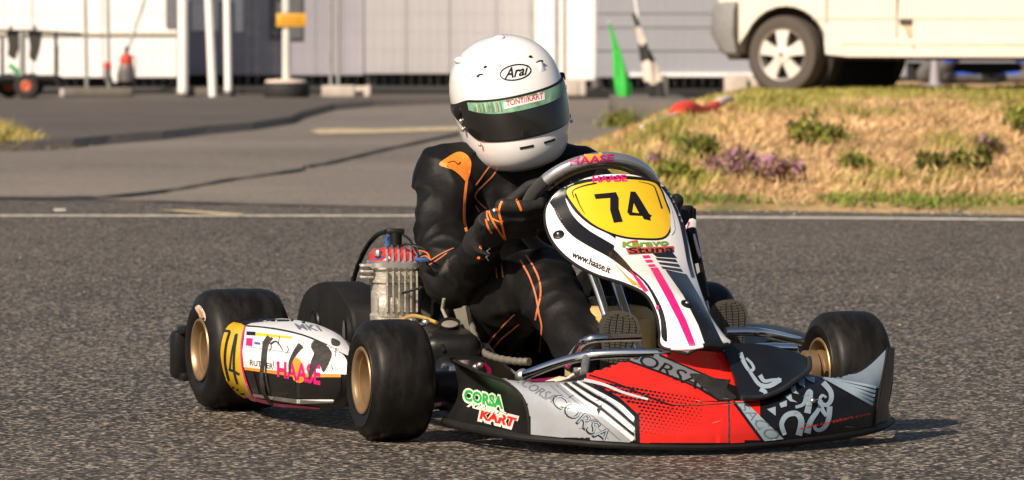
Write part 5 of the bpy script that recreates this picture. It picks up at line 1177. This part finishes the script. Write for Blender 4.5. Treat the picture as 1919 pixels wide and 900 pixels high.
PW.poly(bez([(1088, 288), (1110, 285), (1128, 288), (1122, 303), (1095, 305)], 3), 'orange_patch', M_orv, .0016)
PW.text('HAASE', [(1068, 296), (1150, 289), (1150, 302), (1068, 311)], 'lettering', pm('dark_magenta_vinyl', (.38, .01, .12), .4), .0024, bold=.03)
MB().tube([SWC - nrm * .02, Vector((.14, 0, .16))], .011, 14).build('steering_column', M_chr, kart)
# radiator on the left
rd = empty('radiator'); rd.parent = kart
def rp(px, py): return K(px, py, v=.27)
ra, rb_ = rp(1284, 415), rp(1326, 640)
core = MB(); core.loft([[Vector((p.x, p.y + dv, p.z)) + Vector((du, 0, 0)) for du, dv in ((-.035, -.16), (.0, -.16), (.0, .015), (-.035, .015))] for p in (ra, ra.lerp(rb_, .5), rb_)]); core.build('core', M_bmat, rd, smooth=False)
MB().tube([ra + Vector((.004, .012, -.02)), rb_ + Vector((.004, .012, 0))], .007, 8).build('side_tank', M_mach, rd)
MB().tube([rp(1292, 430) + Vector((.01, 0, 0)), rp(1318, 560) + Vector((.01, 0, 0))], .012, 10).build('side_tank', M_bpl, rd)
cap2 = MB(); cap2.lathe([(0, .021), (.03, .021), (.036, .016), (.036, .001)], o=rp(1285, 416), axis=(-.1, 0, 1), n=22)
cap2.build('filler_cap', M_bpl, rd)
for k in range(12):
    a = k * math.pi / 6; MB().box(rp(1285, 416) + Vector((math.cos(a) * .021, math.sin(a) * .021, .017)), (.004, .004, .026)).build('cap_ridge', M_bpl, rd)
bt = MB(); bt.box(rp(1289, 428), (.03, .035, .045), bev=.008); pb = bt.build('header', M_wht, rd)
Pb = Print([pb], KM, rd, 6); Pb.stroke([(1280, 415), (1286, 432), (1291, 416)], 3.5, 'pink_mark', M_pk, .001, smooth=0)
tubes('white_strap', M_wht, [[rp(1300, 440), rp(1308, 470), rp(1312, 482)]], .0035, rd)
# tyre maker's stickers on the rear right sidewall
tRR = [c for c in wRR.children if c.name.startswith('tyre')][0]
PT = Print([tRR], KM @ Matrix.Translation((-1.05, -.558, RR_)), wRR, 5)
PT.poly(bez([(366, 577), (373, 572), (381, 580), (386, 594), (384, 604), (378, 602), (372, 588)], 3), 'sidewall_sticker', pm('faded_tyre_sticker', (.60, .50, .44), .5, var=.2, scale=60), .0015)
PT.stroke([(374, 580), (378, 588), (381, 596)], 4, 'sidewall_sticker', M_orv, .0022)
PT.poly(bez([(382, 620), (387, 618), (391, 632), (391, 644), (386, 644)], 3), 'sidewall_sticker', pm('faded_tyre_sticker', (.60, .50, .44), .5, var=.2, scale=60), .0015)
# ================================================================== DRIVER
drv = empty('person', mat4=KM); tag(drv, 'kart driver in black and orange race suit and white full-face helmet gripping the wheel', 'person')
M_suit = pm('black_race_suit_cloth', (.0055, .0048, .0044), .58, var=.35, scale=16, bump=.12, bscale=90, spec=.22)
M_trim = pm('orange_suit_piping', (.80, .19, .025), .6, var=.08); M_trim2 = pm('rust_orange_stitching', (.46, .135, .05), .65, var=.12)
M_orp = pm('orange_suit_panel', (.85, .22, .02), .6, var=.08, scale=30, bump=.1)
UX = (1, 0, 0)
torso = [((-.80, 0, .15), .12, .165, UX), ((-.825, 0, .26), .115, .158, UX), ((-.81, -.004, .38), .122, .172, UX), ((-.785, -.008, .47), .112, .178, UX), ((-.765, -.010, .535), .085, .150, UX), ((-.752, -.012, .575), .062, .085, UX), ((-.745, -.012, .62), .055, .06, UX)]
armR = [((-.755, -.150, .545), .074, .070), (tuple(K(836, 365, u=-.715)), .067, .066), (tuple(K(829, 430, u=-.65)), .060, .060), (tuple(K(840, 490, u=-.57)), .060, .060), (tuple(K(850, 530, u=-.51)), .060, .060)]
foreR = [(tuple(K(852, 531, u=-.505)), .059, .059), (tuple(K(870, 518, u=-.46)), .056, .056), (tuple(K(893, 484, u=-.37)), .047, .047), (tuple(K(905, 456, u=-.30)), .041, .041)]
armL = [((-.745, .150, .552), .070, .068), ((-.66, .235, .46), .060, .058), ((-.52, .275, .37), .056, .056)]
foreL = [((-.52, .275, .365), .055, .055), ((-.38, .24, .385), .047, .047), ((-.265, .185, .43), .04, .04)]
legR = [((-.75, -.09, .155), .10, .10), ((-.52, -.115, .235), .090, .088), (tuple(K(1000, 528, u=-.31)), .076, .074), (tuple(K(1018, 522, u=-.27)), .070, .068)]
shinR = [(tuple(K(1014, 524, u=-.28)), .068, .066), (tuple(K(1046, 585, u=-.12)), .066, .064), (tuple(K(1080, 642, u=.02)), .055, .052), (tuple(K(1112, 676, u=.10)), .045, .042)]
legL = [((-.75, .09, .155), .10, .10), ((-.52, .125, .235), .090, .088), ((-.29, .15, .325), .075, .072)]
shinL = [((-.29, .15, .32), .068, .066), ((-.10, .16, .25), .06, .058), ((.09, .165, .15), .045, .043)]
shl = [[((-.765, -.155, .548), .068, .068, UX), ((-.765, 0, .545), .075, .07, UX), ((-.755, .155, .552), .068, .068, UX)]]
me = body_mesh('race_suit', [torso, armR, foreR, armL, foreL, legR, shinR, legL, shinL] + shl, .0075, 5)
def ridged(p): return 1 - abs(noise.noise(p)) * 2
ELB = K(852, 520, u=-.51); KNE = K(1016, 515, u=-.27)
def folds(c, n):
    q = Vector((c.x * 1.0, c.y * 1.3, c.z * 1.0))
    d = .0060 * noise.noise(q * 7) + .0105 * max(0, ridged(Vector((q.x * 7 + 1.6 * noise.noise(q * 5), q.y * 8, q.z * 12)))) ** 2 - .002
    d += .0026 * noise.noise(q * 26)
    for J, a in ((ELB, .11), (KNE, .13), (Vector((-.745, -.16, .52)), .11)):
        r = (c - J).length
        if r < a: d += .0075 * (1 - r / a) * math.sin(r * 175 + 2.2 * noise.noise(q * 10)) * (.5 + .5 * noise.noise(q * 7))
    return d
wrinkle(me, folds)
me.materials.append(M_suit); suit = link('race_suit', me, None, drv)
SB = Print([suit], KM, suit, 7)
def trim(pts, w_, m=M_trim, off=.003): SB.stroke(pts, w_, 'piping', m, off)
SB.poly(bez([(823, 309), (838, 296), (857, 286), (872, 289), (882, 303), (881, 322), (874, 341), (862, 330), (846, 318)], 3), 'shoulder_panel', M_orp, .0026)
SB.stroke([(838, 306), (850, 303), (858, 309), (862, 304)], [1, 2.4], 'shoulder_mark', M_suit, .0040)
trim([(874, 339), (870, 373), (869, 411), (874, 434)], 5)
trim([(920, 309), (905, 328), (890, 349)], 2.6, M_trim2); trim([(931, 318), (921, 332), (890, 364), (899, 381), (912, 392)], 2.8, M_trim2); trim([(890, 384), (898, 398)], 2.4, M_trim2)
trim([(808, 488), (829, 475), (850, 466)], 1.9, M_trim2); trim([(805, 497), (820, 488), (838, 475)], 1.8, M_trim2)
trim([(975, 488), (992, 517), (1005, 556), (1011, 590)], 3.2, M_trim2); trim([(986, 479), (1006, 512), (1014, 547), (1008, 580), (1004, 600)], 3.4, M_trim2); trim([(1010, 585), (1016, 612), (1013, 640), (1011, 662)], 3.0, M_trim2)
trim([(965, 588), (945, 608), (923, 633), (910, 653)], 2.4, M_trim2); trim([(973, 607), (937, 637), (920, 660)], 2.6, M_trim2)
trim([(929, 502), (933, 522)], 2.2, M_trim2); trim([(940, 490), (944, 520)], 2.4, M_trim2)
trim([(905, 437), (901, 462), (897, 485)], 5.2)
SB.polys([[(890, 420), (901, 412), (905, 420), (897, 426), (904, 442), (899, 445), (893, 432), (889, 440), (884, 437), (890, 428)]], 'white_logo', M_wht, .0042)
SB.stroke([(915, 450), (919, 456), (913, 460), (918, 466), (912, 470), (917, 476), (911, 481), (915, 488)], 2.2, 'white_logo', M_wht, .0042, smooth=0)
# shoes: soles pressed towards the camera
M_sole = pm('shoe_sole_rubber', (.045, .040, .032), .8, var=.25, scale=40); M_shoe = pm('black_suede_shoe', (.016, .015, .014), .85, var=.2)
def shoe(heel, toe, fwd_, wtoe, label):
    r = empty('shoe'); r.parent = drv; h = Vector(heel); t = Vector(toe); ax = (t - h).normalized(); f = (Vector(fwd_) - ax * ax.dot(Vector(fwd_))).normalized(); sd_ = ax.cross(f); L = (t - h).length
    ws = [(0, .020), (.04, .030), (.2, .033), (.4, .030), (.62, .040), (.8, .044), (.92, .036), (.98, .022), (1.0, .008)]
    out = [h + ax * L * a + sd_ * w_ * wtoe for a, w_ in ws] + [h + ax * L * a - sd_ * w_ * wtoe for a, w_ in ws[::-1]]
    MB().loft([[p for p in out], [p + f * .010 for p in out]]).build('sole', M_sole, r, angle=40)
    up = []
    for a, w_ in ws:
        hh = .075 * (1 - a) ** .7 + .032 if a < .97 else .02; c = h + ax * L * a
        up.append([c + sd_ * math.cos(k * math.pi / 8) * w_ * .98 * wtoe - f * math.sin(k * math.pi / 8) * hh for k in range(9)] + [c - sd_ * w_ * .5 * wtoe * 0])
    MB().loft(up).build('upper', M_shoe, r, angle=60)
    tr = MB()
    for k in range(24):
        a = .04 + k * .039; w_ = interp(a, ws) * .84 * wtoe; c = h + ax * L * a + f * .0105
        for j in range(5):
            q = -1 + 2 * (j + .5) / 5; d = sd_ * w_ * .16; e_ = ax * (.0022 + .0 * k); o_ = c + sd_ * q * w_ + ax * (.0025 * (1 if j % 2 else -1))
            tr.loft([[o_ - d - e_, o_ + d - e_, o_ + d + e_, o_ - d + e_], [p_ + f * .0025 for p_ in (o_ - d - e_, o_ + d - e_, o_ + d + e_, o_ - d + e_)]])
    tr.build('tread', M_sole, r, smooth=False)['kind'] = 'stuff'
    return r
shoe(K(1150, 712, u=.165), K(1163, 583, u=.165), (1, -.25, .15), 1.0, '')
shoe(K(1372, 690, u=.165), K(1362, 562, u=.150), (1, -.1, .15), .95, '')
# ------------------------------------------------------------------ gloves
M_glove = pm('black_suede_glove', (.008, .0072, .0068), .75, var=.25, scale=50, bump=.2)
def hand(wrist, knuck, rim_c, rim_dir, side, name):
    """fingers close over the wheel rim; rim_dir runs from index to little finger along the rim"""
    W0 = Vector(wrist); Kn = Vector(knuck); rd_ = Vector(rim_dir).normalized(); C = Vector(rim_c); fwd_ = -nrm
    inw = (SWC - C); inw = (inw - rd_ * rd_.dot(inw)).normalized(); ch = []
    ch.append([(W0, .036, .036), (W0.lerp(Kn, .35), .034, .040, tuple(fwd_)), (W0.lerp(Kn, .75), .032, .050, tuple(fwd_)), (Kn, .026, .050, tuple(fwd_))])
    lens = (.92, 1.0, .95, .80); rads = (.0142, .0148, .0140, .0124)
    for k in range(4):
        o_ = rd_ * (-.040 + k * .0268); c = C + o_; l = lens[k]
        p0 = Kn + o_ * .95; p1 = c - inw * .018 + fwd_ * (.030 * l + .006); p2 = c + inw * (.020 * l) + fwd_ * .030; p3 = c + inw * .032 * l + fwd_ * .002; p4 = c + inw * .022 * l - fwd_ * .016
        ch.append([(p0, rads[k] * 1.25, rads[k] * 1.25), (p1, rads[k] * 1.12, rads[k] * 1.12), (p2, rads[k], rads[k]), (p3, rads[k] * .95, rads[k] * .95), (p4, rads[k] * .85, rads[k] * .85)])
    b0 = W0.lerp(Kn, .45) - rd_ * .03
    ch.append([(b0, .016, .016), (b0.lerp(C - rd_ * .06, .5) - fwd_ * .012, .0145, .0145), (C - rd_ * .056 - fwd_ * .018 + inw * .004, .0125, .0125), (C - rd_ * .072 - fwd_ * .010 + inw * .02, .011, .011)])
    m2 = body_mesh(name, ch, .0036, 3); wrinkle(m2, lambda c, n: .0009 * noise.noise(c * 60)); m2.materials.append(M_glove)
    return link(name, m2, None, drv)
gR = hand(K(906, 455, u=-.30), K(936, 410, u=SWC.x + .014), swp(181), (swp(195) - swp(171)), -1, 'glove')
gL = hand((-.27, .19, .43), swp(-2) + Vector((-.01, .045, -.01)), swp(-4), (swp(-18) - swp(6)), 1, 'glove')
MB().tube([K(900, 466, u=-.33), K(905, 455, u=-.30), K(911, 446, u=-.275)], [.042, .0435, .041], 18).build('glove_cuff', M_glove, drv)
PGl = Print([gR], KM, gR, 6)
def gp(pts, w_, m=M_trim): PGl.stroke(pts, w_, 'piping', m, .0022)
gp([(946, 368), (936, 390), (938, 411), (947, 449)], 4.0); gp([(916, 396), (926, 418), (937, 436), (946, 449)], 3.4); gp([(930, 374), (928, 388), (936, 396)], 3.4); gp([(920, 408), (937, 416), (942, 414)], 2.6); gp([(910, 411), (914, 425), (922, 437)], 3.4); gp([(967, 373), (972, 384), (977, 395)], 4.6)
gp([(918, 385), (912, 400), (916, 414)], 3.2); PGl.stroke([(924, 379), (922, 388), (928, 396)], [2, 4.5], 'white_logo', M_wht, .0024)
# ------------------------------------------------------------------ helmet
M_helm = pm('white_helmet_gelcoat', (.80, .775, .765), .16, var=.02, scale=9, coat=.8, rvar=.2)
HC = K(953, 190, u=-.735)
yaw_ = math.radians(1); HM = Matrix.Translation(HC) @ Matrix.Rotation(yaw_, 4, 'Z') @ Matrix.Rotation(math.radians(5), 4, 'Y') @ Matrix.Rotation(math.radians(13.5), 4, 'X')
HL = [(-.148, .052, .084, .050), (-.141, .082, .122, .078), (-.120, .1020, .148, .104), (-.085, .1150, .160, .124), (-.04, .1215, .158, .138), (0, .1255, .152, .147), (.04, .1245, .142, .150), (.08, .1150, .124, .142), (.11, .0975, .102, .121), (.132, .073, .076, .092), (.147, .044, .046, .056), (.1535, .016, .017, .02)]
def hprof(z, j): return interp(z, [(a[0], a[j]) for a in HL])
fine = crom([(a[0], a[1], a[2]) for a in HL], 5); fb = crom([(a[0], a[3], 0) for a in HL], 5)
HT = [(f_.x, f_.y, f_.z, g_2.y) for f_, g_2 in zip(fine, fb)]
def hs(th, z, off=0.0):
    w_ = interp(z, [(a[0], a[1]) for a in HT]); f_ = interp(z, [(a[0], a[2]) for a in HT]); b_ = interp(z, [(a[0], a[3]) for a in HT])
    c, s = math.cos(th), math.sin(th); e = 2 / 2.25
    x = (f_ if c > 0 else b_) * math.copysign(abs(c) ** e, c); y = w_ * math.copysign(abs(s) ** e, s)
    p = Vector((x, y, z)); n = Vector((x / f_ ** 2, y / w_ ** 2, z / .16 ** 2 * .6)).normalized(); return p + n * off
helm = empty('helmet'); helm.parent = drv
def hb(b): b.bm.transform(HM); return b
b = MB(); R = [[hs(2 * math.pi * k / 64, a[0]) for k in range(64)] for a in HT]; b.loft(R, True, True); hb(b); hsh = b.build('shell', M_helm, helm, angle=60)
def band(z0f, z1f, t0, t1, off, name, m, nt=48, nz=8, th=.0):
    b = MB(); rows = []
    for j in range(nz + 1):
        rows.append([hs(t0 + (t1 - t0) * i / nt, z0f(t0 + (t1 - t0) * i / nt) + (z1f(t0 + (t1 - t0) * i / nt) - z0f(t0 + (t1 - t0) * i / nt)) * j / nz, off) for i in range(nt + 1)])
    b.loft(rows, closed=False, cap=False)
    if th: b.solid(th)
    hb(b); return b.build(name, m, helm, angle=60)
def taper(t, lim=1.83): return sstep((lim - abs(t)) / .75)
zb_ = lambda t: -.060 + .012 * (1 - math.cos(t)) * .6 + .052 * (1 - taper(t)); zt_ = lambda t: .031 + .006 * (1 - math.cos(t)) - .022 * (1 - taper(t))
M_visor = pm('smoked_visor', (.012, .011, .011), .10, var=.1, coat=.6); M_vfr = pm('visor_gasket', (.010, .010, .012), .4)
band(lambda t: zb_(t) - .004, lambda t: zt_(t) + .004, -1.86, 1.86, .0016, 'visor_gasket', M_vfr)
vis = band(zb_, zt_, -1.80, 1.80, .0046, 'visor', M_visor)
strip = band(lambda t: zt_(t) - .030 + .010 * (abs(t) / 1.1) ** 3, lambda t: zt_(t) - .001, -1.15, 1.0, .0056, 'visor_strip', pm('green_streaked_strip', (.20, .38, .25), .35, var=.55, scale=28))
for s in (-1, 1):
    c = HM @ hs(s * 1.50, .006, .006); n_ = (HM.to_3x3() @ (hs(s * 1.50, .006, .02) - hs(s * 1.50, .006, 0))).normalized()
    MB().lathe([(-.004, .016), (.002, .016), (.004, .012), (.005, .002)], o=c, axis=n_, n=22).build('visor_pivot', M_bpl, helm)
    for dz, dt in ((-.004, -.26), (-.024, -.24)):
        c2 = HM @ hs(s * (1.70 + dt), -.008 + dz, .006); MB().ball(c2, .0062, (1, 1, 1), 2).build('visor_screw', M_bolt, helm)
    c3 = HM @ hs(s * 1.12, -.066, .006); MB().ball(c3, .0040, sub=2).build('visor_screw', M_bolt, helm)
for t, z, a in ((-.80, .080, .6), (.46, .080, -.5)):      # brow vents
    b = MB(); rows = []
    for j in range(5):
        rows.append([hs(t + .17 * (i / 8 - .5), z + .020 * (j / 4 - .5), .0005 + .0075 * math.sin(math.pi * i / 8) * (j / 4)) for i in range(9)])
    b.loft(rows, closed=False, cap=False); b.solid(.001); hb(b); b.build('brow_vent', M_helm, helm, angle=50)
    b = MB(); b.ball(hs(t, z + .010, .0032), .0095, (.5, 1, .42), 2); hb(b); b.build('vent_opening', M_vfr, helm)
    b = MB(); b.ball(hs(t - math.copysign(.12, t) * (1 if t < 0 else 1), z + .026, .001), .0035, (1, 1.5, 1), 1); hb(b); b.build('vent_screw', M_vfr, helm)
for t0, t1 in ((-.36, -.10), (.07, .31)):                # chin slots
    b = MB(); rows = [[hs(t0 + (t1 - t0) * i / 10, -.086 + .005 * j, .0012) for i in range(11)] for j in range(2)]; b.loft(rows, closed=False, cap=False); b.solid(.002); hb(b); b.build('chin_slot', M_vfr, helm)
b = MB(); b.ball(hs(-1.42, -.09, .001), .0042, (1, 1, 1.4), 2); hb(b); b.build('jaw_vent', M_vfr, helm)
for t, z, s_ in ((1.42, .030, .018), (1.46, .004, .014), (1.40, -.060, .013)):
    b = MB(); b.box(hs(t, z, .005), (.02, .011, s_), bev=.003); hb(b); b.build('side_catch', M_bpl, helm)
b = MB(); b.tube([hs(2 * math.pi * k / 48, -.1465, -.002) for k in range(48)], .0035, 8, closed=True); hb(b); b.build('lower_trim', pm('grey_neck_roll', (.30, .29, .28), .5), helm)
b = MB(); b.ball(hs(0, .1525, -.004), .014, (1.4, 1, .45), 3); hb(b); b.build('top_vent', M_helm, helm)
b = MB(); b.ball(hs(-1.75, .118, -.006), .022, (1.5, .8, .40), 3); hb(b); b.build('top_vent', M_helm, helm)
PHm = Print([hsh], KM, helm, 6)
ell = [(966 + 29 * math.cos(t) * math.cos(-.18) - 14 * math.sin(t) * math.sin(-.18), 136 + 29 * math.cos(t) * math.sin(-.18) + 14 * math.sin(t) * math.cos(-.18)) for t in (2 * math.pi * k / 30 for k in range(30))]
PHm.stroke(ell + [ell[0]], 2.6, 'logo_ring', M_bv, .0010, smooth=0)
PHm.text('Arai', [(945, 128), (990, 121), (990, 140), (945, 149)], 'logo_lettering', M_bv, .0012, shear=.3, bold=.02)
PSt = Print([strip], KM, helm, 6)
PSt.polys([[(943, 184), (1020, 169), (1021, 187), (945, 205)]], 'strip_box', M_wht, .0008)
PSt.text('TONY//KART', [(948, 188), (1017, 174), (1018, 184.5), (949, 200)], 'strip_lettering', pm('red_strip_print', (.50, .05, .04), .4), .0014, bold=.02)
PSt.stroke([(945, 186), (1019, 171)], 1.2, 'strip_line', pm('red_strip_print', (.50, .05, .04), .4), .0012, smooth=0)
st_ = random.Random(4)
for k in range(9):
    x = 895 + k * 5.5 + st_.uniform(-1, 1); PSt.stroke([(x - 3, 190 + st_.uniform(0, 3)), (x, 203), (x + 1, 216)], st_.uniform(1, 2.4), 'streak', [pm('pale_streak', (.55, .60, .42), .4), pm('brown_streak', (.30, .14, .06), .4), pm('deep_green_streak', (.06, .22, .12), .4)][k % 3], .0010)
